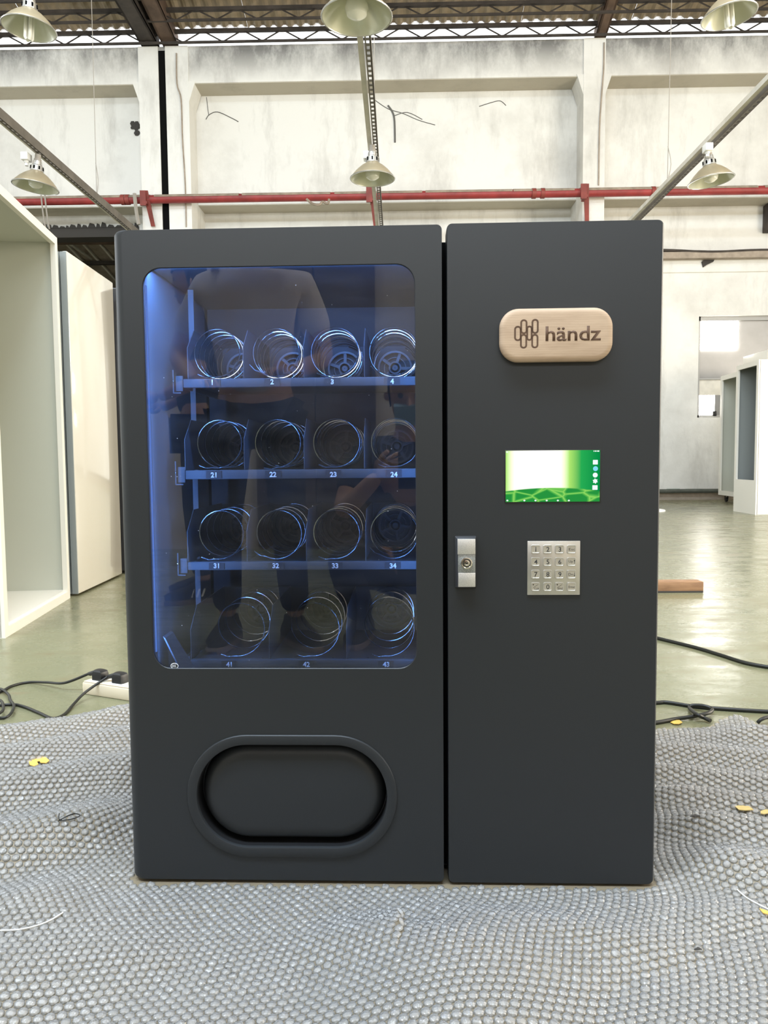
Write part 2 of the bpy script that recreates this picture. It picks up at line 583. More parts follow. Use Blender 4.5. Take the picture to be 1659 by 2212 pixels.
def text_mesh(name, body, size, extrude=0.0, offset=0.0):
    cu = bpy.data.curves.new(name, 'FONT')
    cu.body = body
    cu.size = size
    cu.align_x, cu.align_y = 'CENTER', 'CENTER'
    cu.extrude = extrude
    cu.offset = offset
    cu.resolution_u = 3
    o = bpy.data.objects.new('tmp_text', cu)
    COL.objects.link(o)
    dg = bpy.context.evaluated_depsgraph_get()
    me = bpy.data.meshes.new_from_object(o.evaluated_get(dg))
    bpy.data.objects.remove(o)
    bpy.data.curves.remove(cu)
    co = np.empty(len(me.vertices) * 3)
    me.vertices.foreach_get('co', co)
    co = co.reshape(-1, 3)
    if len(co):
        mid = (co.max(0) + co.min(0)) / 2
        co -= mid
        co = co[:, [0, 2, 1]] * np.array([1, -1, 1])   # stand upright, face -Y
        me.vertices.foreach_set('co', co.ravel())
    me.name = name
    me.update()
    return me
def text_fit(name, body, w, h, extrude=0.0004, offset=0.0):
    me = text_mesh(name, body, 0.1, 0.0, offset)
    co = np.empty(len(me.vertices) * 3)
    me.vertices.foreach_get('co', co)
    co = co.reshape(-1, 3)
    ex = co.max(0) - co.min(0)
    k = np.array([(w if w else h / ex[2] * ex[0]) / ex[0], 1, h / ex[2]])
    me.vertices.foreach_set('co', (co * k).ravel())
    bm = bmesh.new()
    bm.from_mesh(me)
    g = bmesh.ops.extrude_face_region(bm, geom=bm.faces[:])
    bmesh.ops.translate(bm, vec=(0, extrude, 0), verts=[e for e in g['geom'] if isinstance(e, bmesh.types.BMVert)])
    bmesh.ops.recalc_face_normals(bm, faces=bm.faces[:])
    bm.to_mesh(me)
    bm.free()
    return me
def smooth_path(pts, n=8):
    pts = [Vector(p) for p in pts]
    out = []
    for i in range(len(pts) - 1):
        p0 = pts[max(i - 1, 0)]
        p1, p2 = pts[i], pts[i + 1]
        p3 = pts[min(i + 2, len(pts) - 1)]
        for k in range(n):
            t = k / n
            out.append(0.5 * ((2 * p1) + (p2 - p0) * t + (2 * p0 - 5 * p1 + 4 * p2 - p3) * t * t + (3 * p1 - p0 - 3 * p2 + p3) * t ** 3))
    out.append(pts[-1])
    return out
def copy_tree(o, parent=None):
    c = o.copy()
    COL.objects.link(c)
    if parent is not None:
        c.parent = parent
    for ch in list(o.children):
        copy_tree(ch, c)
    return c

# ================================================================== THE HALL
YL, YU, YB = 12.9, 12.5, 12.1          # lower wall, upper wall, beam and pillar faces
XW0, XW1 = -9.5, 10.0
fl = MB().box((-13, -11, -0.15), (12, 20, 0))
struct(ob('floor', fl, 'floor_paint'), 'green painted factory floor with brown scuffs')

def wz(px, py, Y):
    return P(px, py, Y).z
z_step = wz(830, 437, YU)
z_beam0, z_top = wz(830, 172, YB), wz(830, 92, YB)
op_x1 = P(301, 500, YL).x
op_z = wz(200, 491, YL)
wx0, wx1 = P(1510, 700, YL).x, P(1510, 700, YL).x + 2.2
wz0, wz1 = wz(1511, 902, YL), wz(1511, 683, YL)
wb = MB()
wb.box((XW0, YU, z_step), (XW1, YL + 0.3, z_top + 0.02))                 # upper wall
wb.box((XW0, YL, op_z), (op_x1, YL + 0.3, z_step))                        # over the opening
wb.box((XW0, YL, 0), (-7.2, YL + 0.3, op_z))
wb.box((op_x1, YL, 0), (wx0, YL + 0.3, z_step))
wb.box((wx0, YL, 0), (wx1, YL + 0.3, wz0))
wb.box((wx0, YL, wz1), (wx1, YL + 0.3, z_step))
wb.box((wx1, YL, 0), (XW1, YL + 0.3, z_step))
wall_back = struct(ob('wall_back', wb, 'plaster', smooth=None), 'tall whitewashed factory wall with stains')
# underside of the step and ragged plaster with a painted shade band over the opening
ob('soffit', MB().box((XW0, YU + 0.005, z_step - 0.012), (XW1, YL - 0.002, z_step - 0.001)), 'soffit_tan', wall_back, None)
rg = MB()
x = -7.1
while x < op_x1 - 0.02:
    w = random.uniform(0.05, 0.16)
    hgt = random.uniform(0.02, 0.09)
    xe = min(x + w, op_x1)
    rg.prism([(x, YL - 0.012, op_z - 0.01), (xe, YL - 0.012, op_z - 0.01), (xe - w * 0.2, YL - 0.012, op_z + hgt * 0.7), (x + w * 0.3, YL - 0.012, op_z + hgt)], (0, 0.04, 0))
    x = xe
rg.box((-7.1, YL - 0.004, op_z - 0.16), (op_x1 - 0.002, YL + 0.295, op_z - 0.002))  # dark band over the lit underside, shade put in as colour
ob('plaster_and_dark_band', rg, 'matte_dark', wall_back, None)
# ring beam under the eaves, its underside, pillars
bm_ = MB().box((XW0, YB, z_beam0), (XW1, YU + 0.01, z_top))
beam = struct(ob('trim_1', bm_, 'plaster_beam', smooth=None), 'wide white ring beam under the eaves with soot streaks')
ob('soffit', MB().box((XW0, YB + 0.004, z_beam0 - 0.012), (XW1, YU, z_beam0 - 0.001)), 'soffit_tan', beam, None)
def pillar(name, p0, p1, label, haunch):
    xa, xb = P(p0, 300, YB).x, P(p1, 300, YB).x
    mb = MB().box((xa, YB - 0.02, 0), (xb, YL, z_top))
    for sx in haunch:
        xe = xa if sx < 0 else xb
        mb.prism([(xe, YB - 0.015, z_beam0 - 0.28), (xe, YB - 0.015, z_beam0 + 0.02), (xe + sx * 0.10, YB - 0.015, z_beam0 + 0.02)], (0, 0.4, 0))
    return struct(ob(name, mb, 'plaster', smooth=None), label), xa, xb
pl1, a1, b1 = pillar('wall_pillar', 304, 347, 'white pillar left of the black joint', (-1,))
pl2, a2, b2 = pillar('wall_pillar', 362, 411, 'white pillar right of the black joint', (1,))
pl3, a3, b3 = pillar('wall_pillar', 1259, 1306, 'white pillar on the right behind the red pipe bracket', (-1, 1))
joint = MB().box((b1 + 0.001, YB - 0.006, 0), (a2 - 0.001, YB + 0.02, z_top - 0.06))
struct(ob('trim_2', joint, 'gap_black', smooth=None), 'black expansion joint between the two left pillars')
# cables and cracks on the wall
def wall_line(pts, Y, r, name, material, parent):
    mb = MB().tube(smooth_path([P(px, py, Y) for px, py in pts], 5), r, 5)
    return ob(name, mb, material, parent)
wall_line([(381, 115), (382, 180), (391, 215), (394, 300), (400, 400), (402, 490)], YB - 0.03, 0.012, 'wall_cable', 'conduit', pl2)
wall_line([(1305, 92), (1304, 150), (1300, 200), (1295, 280), (1293, 400)], YB - 0.03, 0.012, 'wall_cable', 'conduit', pl3)
for pts, r in (([(838, 228), (848, 243), (852, 262), (853, 308)], 0.016), ([(808, 215), (838, 235), (870, 245), (905, 260), (940, 270)], 0.006),
               ([(852, 250), (880, 243), (912, 258)], 0.006), ([(445, 258), (452, 248), (470, 242), (500, 255), (515, 263)], 0.007),
               ([(446, 210), (449, 235), (451, 250)], 0.005), ([(1035, 230), (1060, 222), (1080, 218), (1093, 228)], 0.006)):
    wall_line(pts, YU - 0.002, r, 'crack', 'crack_grey', wall_back)
# patch of broken brickwork beside the left pillar
hb = MB()
for k in range(9):
    c = P(293 + random.uniform(-8, 8), 276 + random.uniform(-10, 12), YU - 0.01)
    s_ = random.uniform(0.02, 0.05)
    hb.lathe([(0.001, -s_ * .5), (s_, -s_ * .2), (s_ * .8, s_ * .4), (0.001, s_ * .6)], 6, c, 'Y')
ob('broken_patch', hb, 'matte_dark', wall_back, None)

# other walls of the hall
wr = MB()
for (y0, y1) in ((-11, -0.3), (6.7, 13.2)):
    wr.box((10.0, y0, 0), (10.25, y1, 10.8))
wr.box((10.0, -0.3, 0), (10.25, 6.7, 1.0))
wr.box((10.0, -0.3, 4.8), (10.25, 6.7, 10.8))
wall_right = struct(ob('wall_right', wr, 'plaster', smooth=None))
wl = MB()
for (y0, y1) in ((-11, 1.8), (8.2, 13.2)):
    wl.box((-12.2, y0, 0), (-12.0, y1, 10.8))
wl.box((-12.2, 1.8, 0), (-12.0, 8.2, 2.3))
wl.box((-12.2, 1.8, 5.7), (-12.0, 8.2, 10.8))
wall_left = struct(ob('wall_left', wl, 'plaster', smooth=None))
ob('wall_return', MB().box((-12, 12.3, 0), (XW0, 12.6, 8)), 'plaster', wall_left, None)
struct(ob('wall_rear', MB().box((-12, -11.2, 0), (10, -11, 4.6)).box((-12, -11.2, 7.8), (10, -11, 10.8)).box((-12, -11.2, 4.6), (-8, -11, 7.8)).box((6, -11.2, 4.6), (10, -11, 7.8)), 'plaster', smooth=None))  # high opening in the rear wall added for the rear fill
wf = MB()
for k in range(7):
    wf.box((9.97, -0.3 + k * 1.14 - 0.03, 1.0), (10.05, -0.3 + k * 1.14 + 0.03, 4.8))
for z in (1.0, 2.2, 3.5, 4.77):
    wf.box((9.97, -0.3, z - 0.03), (10.05, 6.7, z + 0.03))
struct(ob('window_2', wf, 'window_frame', smooth=None))
# partition behind the photographer with a dark double door
pw = MB().box((-6, -3.8, 0), (5, -3.66, 3.1))
part = struct(ob('wall_partition', pw, 'rear_wall_paint', smooth=None))
dr = link('door_1', None)
struct(dr, 'dark brown double door in the rear partition')
for k in range(2):
    lf = ob('door_leaf', MB().cbox((-1.27 + k * 0.485, -3.65, 0.02), (-0.795 + k * 0.485, -3.61, 2.3), 0.004), 'door_brown', dr)
    ob('door_panel', MB().cbox((-1.20 + k * 0.485, -3.612, 0.2), (-0.865 + k * 0.485, -3.60, 1.55), 0.004), 'door_brown', lf)

# ---- roof
SL = 0.25
zr0 = z_top + 0.14
YR0 = 13.3
def roof_z(Y):
    return zr0 + (YB + 0.2 - Y) * SL
ce = MB()
yk = [9.6, 5.6, 3.6, 1.0]
for (ya, yb_) in ((9.6, 5.6), (3.6, -0.2), (-2.2, -11)):
    za, zb = roof_z(ya), roof_z(max(yb_, -2))
    ce.add([(-12.2, ya, za), (10.2, ya, za), (10.2, yb_, zb), (-12.2, yb_, zb), (-12.2, ya, za + .05), (10.2, ya, za + .05), (10.2, yb_, zb + .05), (-12.2, yb_, zb + .05)],
           [(0, 3, 2, 1), (4, 5, 6, 7), (0, 1, 5, 4), (1, 2, 6, 5), (2, 3, 7, 6), (3, 0, 4, 7)])
for xg in (-12.2, 10.0):
    pass
ceil = struct(ob('ceiling', ce, 'roof_sheet_grey', smooth=None), 'pitched roof of brown corrugated sheets')
def roof_sheet_mesh(name, length, w=0.82, ribs=5):
    mb = MB()
    n = ribs * 4
    pr = []
    for k in range(n + 1):
        ph = k % 4
        pr.append((k * w / n, 0.0 if ph in (0, 3) else 0.035))
    v = [(x_, 0, z_) for x_, z_ in pr] + [(x_, -length, z_ + length * SL) for x_, z_ in pr]
    f = [(k, k + 1, n + 2 + k, n + 1 + k) for k in range(n)]
    mb.add(v, f)
    return mb.mesh(name, None)
sheet = roof_sheet_mesh('roof_sheet', 1.62)
sheet.materials.append(MATS['roof_sheet_grey'])
lights_ = roof_sheet_mesh('translucent_sheet', 0.72)
lights_.materials.append(MATS['translucent_sheet'])
for k in range(24):
    xx = XW0 - 0.1 + k * 0.82
    link('translucent_sheet', lights_, ceil, (xx, YB + 0.62, roof_z(YB + 0.62)))
    for j, y0 in enumerate((YB - 0.07, YB - 1.62)):
        o = link('roof_sheet', sheet, ceil, (xx, y0, roof_z(y0) + 0.006 * (k % 2)))
# open-web purlins
def joist_at(Y, pt, pb):
    r = ob('purlin_chord', MB().bar((XW0, Y, wz(600, pt, Y)), (XW1, Y, wz(600, pt, Y)), 0.05, 0.05).bar((XW0, Y, wz(600, pb, Y)), (XW1, Y, wz(600, pb, Y)), 0.03, 0.03), 'steel_dark', ceil, None)
    zt, zb = wz(600, pt, Y), wz(600, pb, Y)
    mb = MB()
    pitch = 0.60
    for k in range(int((XW1 - XW0) / pitch)):
        x0 = XW0 + k * pitch
        mb.tube([(x0, Y, zt), (x0 + pitch / 2, Y, zb)], 0.011, 5, False)
        mb.tube([(x0 + pitch / 2, Y, zb), (x0 + pitch, Y, zt)], 0.011, 5, False)
    ob('purlin_web', mb, 'steel_dark', r)
joist_at(12.0, 64, 88)
joist_at(11.6, 17, 40)
joist_at(11.2, -30, -8)
# rafters
def rafter(px0, px1, py, label, material, depth, SL):
    Y0 = YB + 0.1
    xa, xb = P(px0, py, Y0).x, P(px1, py, Y0).x
    z0 = wz(px0, py, Y0)
    mb = MB()
    for (ya, yb2) in ((Y0, 5.7),):
        for (u0, u1, h0, h1) in ((xa, xa + 0.03, 0, depth), (xb - 0.03, xb, 0, depth), (xa, xb, 0.0, 0.03), (xa, xb, depth - 0.03, depth)):
            za, zb = z0, z0 + (ya - yb2) * SL
            mb.add([(u0, ya, za + h0), (u1, ya, za + h0), (u1, yb2, zb + h0), (u0, yb2, zb + h0), (u0, ya, za + h1), (u1, ya, za + h1), (u1, yb2, zb + h1), (u0, yb2, zb + h1)],
                   [(0, 3, 2, 1), (4, 5, 6, 7), (0, 1, 5, 4), (1, 2, 6, 5), (2, 3, 7, 6), (3, 0, 4, 7)])
    o = ob('roof_rafter', mb, material, None, None)
    return struct(o, label)
rafter(309, 345, 106, 'dark steel rafter resting on the left pillar of the joint', 'steel_dark', 0.36, 0.03)
rafter(354, 386, 104, 'brown steel rafter resting on the right pillar of the joint', 'steel_brown', 0.33, 0.10)
rafter(1283, 1306, 91, 'brown steel rafter resting on the right pillar', 'steel_brown', 0.26, 0.27)

# ---- the hall beyond the broken opening: low dark roof with battens
nh = link('ceiling_beyond', None)
struct(nh, 'dark roof of the hall beyond the broken opening')
za, zb = op_z + 0.55, op_z - 1.4
ob('roof_deck', MB().add([(-9.5, 13.6, za), (-1.5, 13.6, za), (-1.5, 19.5, zb), (-9.5, 19.5, zb)], [(0, 1, 2, 3)]), 'conduit', nh, None)
for k in range(26):
    xx = -9.4 + k * 0.31
    ob('batten', MB().bar((xx, 13.6, za - 0.03), (xx + 0.8, 19.5, zb - 0.03), 0.04, 0.04), 'rail_white', nh, None)
for k in range(6):
    f = (k + 0.5) / 6
    y_, z_ = 13.6 + 5.9 * f, za + (zb - za) * f - 0.09
    ob('roof_purlin', MB().bar((-9.5, y_, z_), (-1.5, y_, z_), 0.06, 0.07), 'steel_dark', nh, None)
b0, b1_ = P(90, 514, 13.5), P(262, 520, 13.5)
ob('cross_beam', MB().bar((-9, 13.5, b0.z), (b1_.x + 1.2, 13.5, b1_.z), 0.12, 0.13), 'steel_brown', nh, None)
ob('light_rod', MB().tube([P(105, 495, 13.3), P(255, 598, 16.5)], 0.028, 6), 'rail_white', nh)
struct(ob('wall_beyond', MB().box((-10, 19.6, 0), (-1.3, 19.8, 6)).box((-1.4, 13.3, 0), (-1.25, 19.7, 6)).box((-10, 13.2, 0), (-9.8, 19.7, 6)).add([(-10, 13.2, 6.2), (-1.25, 13.2, 6.2), (-1.25, 19.8, 6.2), (-10, 19.8, 6.2)], [(0, 1, 2, 3)]), 'steel_brown', smooth=None))

# ---- window in the back wall
win = link('window_1', None)
struct(win, 'window in the back wall with one blazing bright pane')
fr = MB()
fr.box((wx0, YL + 0.04, wz1 - 0.07), (wx1, YL + 0.14, wz1)).box((wx0, YL + 0.04, wz0), (wx1, YL + 0.14, wz0 + 0.04))
fr.box((wx0, YL + 0.04, wz0), (wx0 + 0.04, YL + 0.14, wz1)).box((wx1 - 0.05, YL + 0.04, wz0), (wx1, YL + 0.14, wz1))
zmid = wz(1511, 818, YL)
zmid0 = wz(1511, 853, YL)
zpane = wz(1511, 754, YL)
xp1 = P(1597, 720, YL).x
xp2 = P(1548, 870, YL).x
fr.box((wx0, YL + 0.05, zmid - 0.012), (wx1, YL + 0.13, zmid + 0.012))
ob('window_frame', fr, 'window_frame', win, None)
ob('bright_pane', MB().box((wx0 + 0.0, YL + 0.06, zpane), (xp1, YL + 0.07, wz1 - 0.02)), None or 'icon_white', win, None)
MATS['bright_daylight'] = emit('bright_daylight', (1.0, 0.97, 0.90), 22.0)
bpy.data.objects['bright_pane'].data.materials[0] = MATS['bright_daylight']
ob('grey_pane', MB().box((xp1, YL + 0.08, zmid), (wx1, YL + 0.09, wz1)), 'window_grey', win, None)
ob('grey_pane', MB().box((wx0, YL + 0.08, zmid), (xp1, YL + 0.09, zpane)), 'window_grey', win, None)
ob('grey_pane', MB().box((wx0, YL + 0.08, zmid0), (wx1, YL + 0.09, zmid)), 'rail_white', win, None)
lp = ob('bright_pane', MB().box((wx0, YL + 0.08, wz0), (xp2, YL + 0.09, zmid0)), 'bright_daylight', win, None)
ob('grey_pane', MB().box((xp2, YL + 0.08, wz0), (wx1, YL + 0.09, zmid0)), 'window_grey', win, None)
c_ = P(1546, 893, YL)
ob('window_latch', MB().box((c_.x - 0.03, YL + 0.04, c_.z - 0.04), (c_.x + 0.03, YL + 0.08, c_.z + 0.04)), 'black_plastic', win, None)

# ---- skirting: dark pipe, green paint remains
bx0, bx1 = op_x1, XW1
struct(ob('baseboard_back', MB().box((bx0, YL - 0.03, 0.0), (bx1, YL, 0.16)), 'conduit', smooth=None))
tag(ob('floor_pipe', MB().tube([(bx0 + .2, YL - 0.12, 0.15), (bx1, YL - 0.12, 0.15)], 0.035, 8), 'base_pipe'), 'dark pipe running along the foot of the back wall', 'pipe')
for (p0, p1) in ((1440, 1468), (1481, 1514)):
    ob('green_paint_strip', MB().box((P(p0, 1058, YL).x, YL - 0.004, wz(p0, 1061, YL)), (P(p1, 1058, YL).x, YL + 0.01, wz(p0, 1056, YL))), 'green_paint', wall_back, None)

# ---- red fire pipe with brackets
rp = thing('fire_pipe', 'long red water pipe fixed across the back wall', 'pipe')
YP = YB - 0.14
pz = P(830, 423, YP).z
ob('pipe_run', MB().tube([(XW0, YP, P(-400, 423, YP).z * 0 + pz), (XW1, YP, pz)], 0.064, 14), 'red_pipe', rp)
dm = MB()
xx = XW0
while xx < XW1:
    w = random.uniform(0.3, 1.4)
    n = 7
    a0, a1_ = math.radians(28), math.radians(168)
    lo = [[(xe_, YP + 0.067 * math.cos(a0 + (a1_ - a0) * k / n), pz + 0.067 * math.sin(a0 + (a1_ - a0) * k / n) + random.uniform(0, .004)) for k in range(n + 1)] for xe_ in (xx, min(xx + w, XW1))]
    o_ = len(dm.v)
    dm.v += lo[0] + lo[1]
    dm.f += [(o_ + k, o_ + k + 1, o_ + n + 2 + k, o_ + n + 1 + k) for k in range(n)]
    xx += w + random.uniform(0.0, 0.12)
ob('dust_crust', dm, 'pipe_dust', rp)
for px in (20, 266, 276, 1153, 1172, 1410):
    c = P(px, 423, YP)
    ob('pipe_collar', MB().lathe([(0.06, -0.03), (0.076, -0.03), (0.076, 0.03), (0.06, 0.03)], 14, (0, 0, 0)), 'rust_red', rp).matrix_local = Matrix.Translation((c.x, YP, pz)) @ Matrix.Rotation(PI / 2, 4, 'Y')
for px, pb in ((318, 486), (803, 492), (1263, 477)):
    c = P(px, 423, YP)
    zb = wz(px, pb, YP)
    br = MB().bar((c.x - 0.035, YP - 0.09, pz + 0.10), (c.x - 0.035, YP - 0.09, pz - 0.12), 0.09, 0.03)
    br.prism([(c.x - 0.04, YP - 0.1, pz + 0.10), (c.x + 0.04, YP - 0.1, pz + 0.10), (c.x + 0.085, YP + 0.065, zb), (c.x + 0.025, YP + 0.065, zb)], (0, 0.02, 0))
    br.bar((c.x, YP - 0.1, pz - 0.075), (c.x, YB - 0.024, pz - 0.075), 0.05, 0.04)
    ob('pipe_bracket', br, 'rust_red', rp, None)
for px, yb in ((96, 500), (104, 500), (296, 490)):
    c = P(px, 420, YP)
    tag(ob('hanging_strip', MB().tube(smooth_path([(c.x, YP - 0.115, pz + 0.05), (c.x + 0.02, YP - 0.12, pz - 0.2), (c.x + 0.05, YP - 0.115, P(px, yb, YP).z)], 5), 0.012 if px < 200 else 0.03, 6), 'wire_grey'),
        {96: 'thin grey cord hanging from the red pipe, left of two', 104: 'thin grey cord hanging from the red pipe, right of two', 296: 'thick grey cable hanging from the red pipe beside the left pillar'}[px], 'cable')
for px in (672, 705):
    c = P(px, 432, YP)
pts = [P(662, 430, YP - 0.09), P(675, 440, YP - 0.1), P(690, 442, YP - 0.1), P(697, 436, YP - 0.1), P(708, 440, YP - 0.1), P(711, 430, YP - 0.09)]
ob('wire_tangle', MB().tube(smooth_path(pts, 5), 0.018, 6), 'pipe_dust', rp)

# ---- conduit with cables on the right
cz = P(1540, 552, YL - 0.08)
cn = thing('cable_conduit', 'brown conduit rail with loose cables on the right wall', 'conduit')
ob('conduit_rail', MB().box((P(1300, 552, YL - .1).x, YL - 0.14, cz.z - 0.05), (XW1, YL - 0.003, cz.z + 0.05)), 'conduit', cn, None)
for k in range(2):
    pts = [P(1320 + 48 * i, 545 - 3 * k + 2.0 * math.sin(i * 1.3 + k * 2), YL - 0.10 - 0.03 * k) for i in range(9)]
    ob('cable', MB().tube(smooth_path(pts, 4), 0.02, 6), 'steel_dark', cn)
c0 = [P(1518, 578, YL - .002), P(1515, 566, YL - .002), P(1524, 559, YL - .002), P(1546, 555, YL - .002), P(1540, 566, YL - .002), P(1527, 572, YL - .002)]
ob('torn_plaster', MB().prism(c0, (0, -0.02, 0)), 'matte_dark', wall_back, None)
sl_z = wz(1500, 588, YL)
ob('plaster_ledge', MB().box((P(1300, 588, YL).x, YL - 0.02, sl_z - 0.006), (XW1, YL, sl_z + 0.006)), 'plaster_warm', wall_back, None)
c0, c1 = P(1654, 442, YL - .1), P(1700, 500, YL - .1)
tag(ob('wall_box', MB().cbox((c0.x, YL - 0.18, c1.z), (c1.x, YL - 0.003, c0.z), 0.01), 'steel_dark'), 'dark box mounted high on the right wall at the picture edge', 'box')

# ---- lamp rails hung on wires
RZ = 3.74
def rail(name, xr, y0, y1, label, wires, side):
    t = thing(name, label, 'rail', (xr, y0, RZ), 0, 'lamp rails')
    L = y1 - y0
    ob('conduit_strip', MB().box((-0.028 * side - 0.02, 0, -0.02), (-0.028 * side + 0.02, L, 0.025)), 'rail_white', t, None)
    # slotted steel angle: two edge strips joined by webs, with a flange
    mb = MB()
    mb.box((0.028 * side - 0.022, 0, -0.050), (0.028 * side - 0.011, L, -0.044)).box((0.028 * side + 0.011, 0, -0.050), (0.028 * side + 0.022, L, -0.044))
    k = 0.0
    while k < L:
        mb.box((0.028 * side - 0.011, k, -0.0495), (0.028 * side + 0.011, k + 0.03, -0.0445))
        k += 0.075
    mb.box((0.028 * side + 0.020 * side - 0.003, 0, -0.050), (0.028 * side + 0.020 * side + 0.003, L, 0.04))
    ob('slotted_angle', mb, 'rail_dark', t, None)
    for yw in wires:
        zt = roof_z(yw) - 0.02 - RZ
        ob('hanger_wire', MB().tube([(0, yw - y0, 0.03), (0.015, yw - y0, zt * 0.5), (0, yw - y0, zt)], 0.004, 5).tube(smooth_path([(0.0, yw - y0, 0.03), (0.03, yw - y0 - 0.02, 0.22), (0.0, yw - y0, 0.42)], 4), 0.004, 5), 'wire_grey', t)
    return t
def floor_x(px, py, z):
    p = PZ(px, py, z)
    return p
pL = PZ(145, 377, RZ)
pC = PZ(800, 250, RZ)
pR = PZ(1515, 325, RZ)
def rail_y(px, py):
    return PZ(px, py, RZ).y
rail('lamp_rail', pC.x, 3.4, YL - 0.004, 'lamp rail of slotted steel over the middle of the vending machine', [rail_y(812, 360)], 1)
rail('lamp_rail', pL.x, 3.4, YL - 0.004, 'lamp rail of slotted steel at the upper left', [rail_y(218, 432)], 1)
rail('lamp_rail', pR.x, 3.4, YB - 0.022, 'lamp rail of slotted steel at the upper right', [rail_y(1437, 400)], 1)

def make_lamp(loc, s, label, tilt=0.0, cfl=False, stem=None):
    t = thing('pendant_lamp', label, 'lamp', loc, 0, 'factory pendant lamps')
    t.rotation_euler = (0, tilt * 0.7, 0)
    R = 0.205 * s
    prof = [(0.055 * s, 0.0), (0.075 * s, -0.012 * s), (0.11 * s, -0.035 * s), (0.155 * s, -0.075 * s), (0.19 * s, -0.115 * s), (R, -0.135 * s), (R + 0.006 * s, -0.145 * s)]
    ins = [(r - 0.004 * s, h - 0.003 * s) for r, h in prof[::-1]]
    ob('lamp_shade', MB().lathe(prof, 32), 'lamp_shade', t, 60)
    ob('shade_inside', MB().lathe(ins, 32), 'lamp_inside', t, 60)
    ob('shade_rim', MB().tube([((R + 0.006 * s) * math.cos(2 * PI * k / 32), (R + 0.006 * s) * math.sin(2 * PI * k / 32), -0.145 * s) for k in range(32)], 0.006 * s, 6, closed=True), 'aluminium', t)
    neck = MB().lathe([(0.001, 0.095 * s), (0.04 * s, 0.095 * s), (0.045 * s, 0.06 * s), (0.058 * s, 0.05 * s), (0.062 * s, 0.0), (0.055 * s, -0.004 * s)], 20)
    nk = ob('lamp_neck', neck, 'aluminium', t)
    for k in range(8):
        a = 2 * PI * k / 8
        ob('vent_slot', MB().box((-0.007 * s, -0.003, 0.012 * s), (0.007 * s, 0.003, 0.042 * s)), 'gap_black', nk, None).matrix_local = Matrix.Translation((0.0605 * s * math.cos(a), 0.0605 * s * math.sin(a), 0)) @ Matrix.Rotation(a + PI / 2, 4, 'Z')
    ob('lamp_socket', MB().lathe([(0.001, 0.16 * s), (0.028 * s, 0.16 * s), (0.028 * s, 0.12 * s), (0.034 * s, 0.115 * s), (0.034 * s, 0.09 * s)], 16), 'wire_grey', t)
    if cfl:
        for k in range(4):
            a = PI / 4 + PI / 2 * k
            cx, cy = 0.028 * s * math.cos(a), 0.028 * s * math.sin(a)
            ob('bulb_tube', MB().tube([(cx, cy, -0.03 * s), (cx, cy, -0.22 * s), (cx * .6, cy * .6, -0.235 * s)], 0.014 * s, 8), 'bulb_white', t)
    else:
        ob('bulb', MB().lathe([(0.03 * s, -0.01 * s), (0.04 * s, -0.03 * s), (0.066 * s, -0.07 * s), (0.072 * s, -0.10 * s), (0.06 * s, -0.135 * s), (0.03 * s, -0.155 * s), (0.001, -0.16 * s)], 20), 'bulb_white', t)
    if stem:
        ob('stem', MB().tube([(0, 0, 0.15 * s), (0, 0, stem)], 0.008, 6), 'wire_grey', t)
    else:
        ob('hook', MB().tube([(0, 0, 0.155 * s), (0, 0, 0.165 * s)], 0.02, 10), 'steel_dark', t)
    return t
def lamp_on_rail(px, py, xr, label, tilt=0):
    z = RZ - 0.19
    d = ray(px, py)
    Y = (xr - CAM.x) / d.x * d.y if abs(d.x) > 0.15 else (z - CAM.z) / d.z * d.y
    return make_lamp((xr, Y, z), 1.0, label, tilt)
yl = PZ(72, 319, RZ)
make_lamp((pL.x, yl.y, RZ - 0.225), 1.0, 'lamp with dull metal shade hanging from the left rail', math.radians(10))
yl = PZ(804, 352, RZ - 0.225)
make_lamp((pC.x, yl.y, RZ - 0.225), 1.0, 'lamp with white bulb hanging just above the vending machine')
yl = PZ(1533, 306, RZ)
make_lamp((pR.x, yl.y, RZ - 0.225), 1.0, 'lamp with dull metal shade hanging from the right rail', math.radians(-10))
yl = PZ(770, -18, RZ - 0.225)
make_lamp((yl.x, yl.y, RZ - 0.225), 1.0, 'lamp cut by the top edge on the middle rail')
for (px, py, lab, tl) in ((64, 22, 'pendant lamp with folded tube bulb at the top left corner', 6), (1572, -6, 'pendant lamp with folded tube bulb at the top right corner', -8)):
    c = P(px, py, 6.4)
    make_lamp((c.x, 6.4, c.z), 0.98, lab, math.radians(tl), True, roof_z(6.4) - c.z - 0.05)
# small junction boxes under the side rails
for (p, px, py, lab) in ((pL, 56, 320, 'small white junction box on the left lamp rail'), (pC, 793, 318, 'small white junction box on the middle lamp rail'), (pR, 1529, 300, 'small white junction box on the right lamp rail')):
    c = PZ(px, py, RZ - 0.01)
    c.z = RZ - 0.09
    t = thing('junction_box', lab, 'box', c)
    ob('box_body', MB().cbox((-0.035, -0.05, -0.04), (0.035, 0.05, 0.03), 0.006), 'white_plastic', t)
    ob('cable_gland', MB().lathe([(0.001, -0.085), (0.016, -0.085), (0.016, -0.06), (0.022, -0.055), (0.022, -0.038)], 12), 'white_plastic', t)

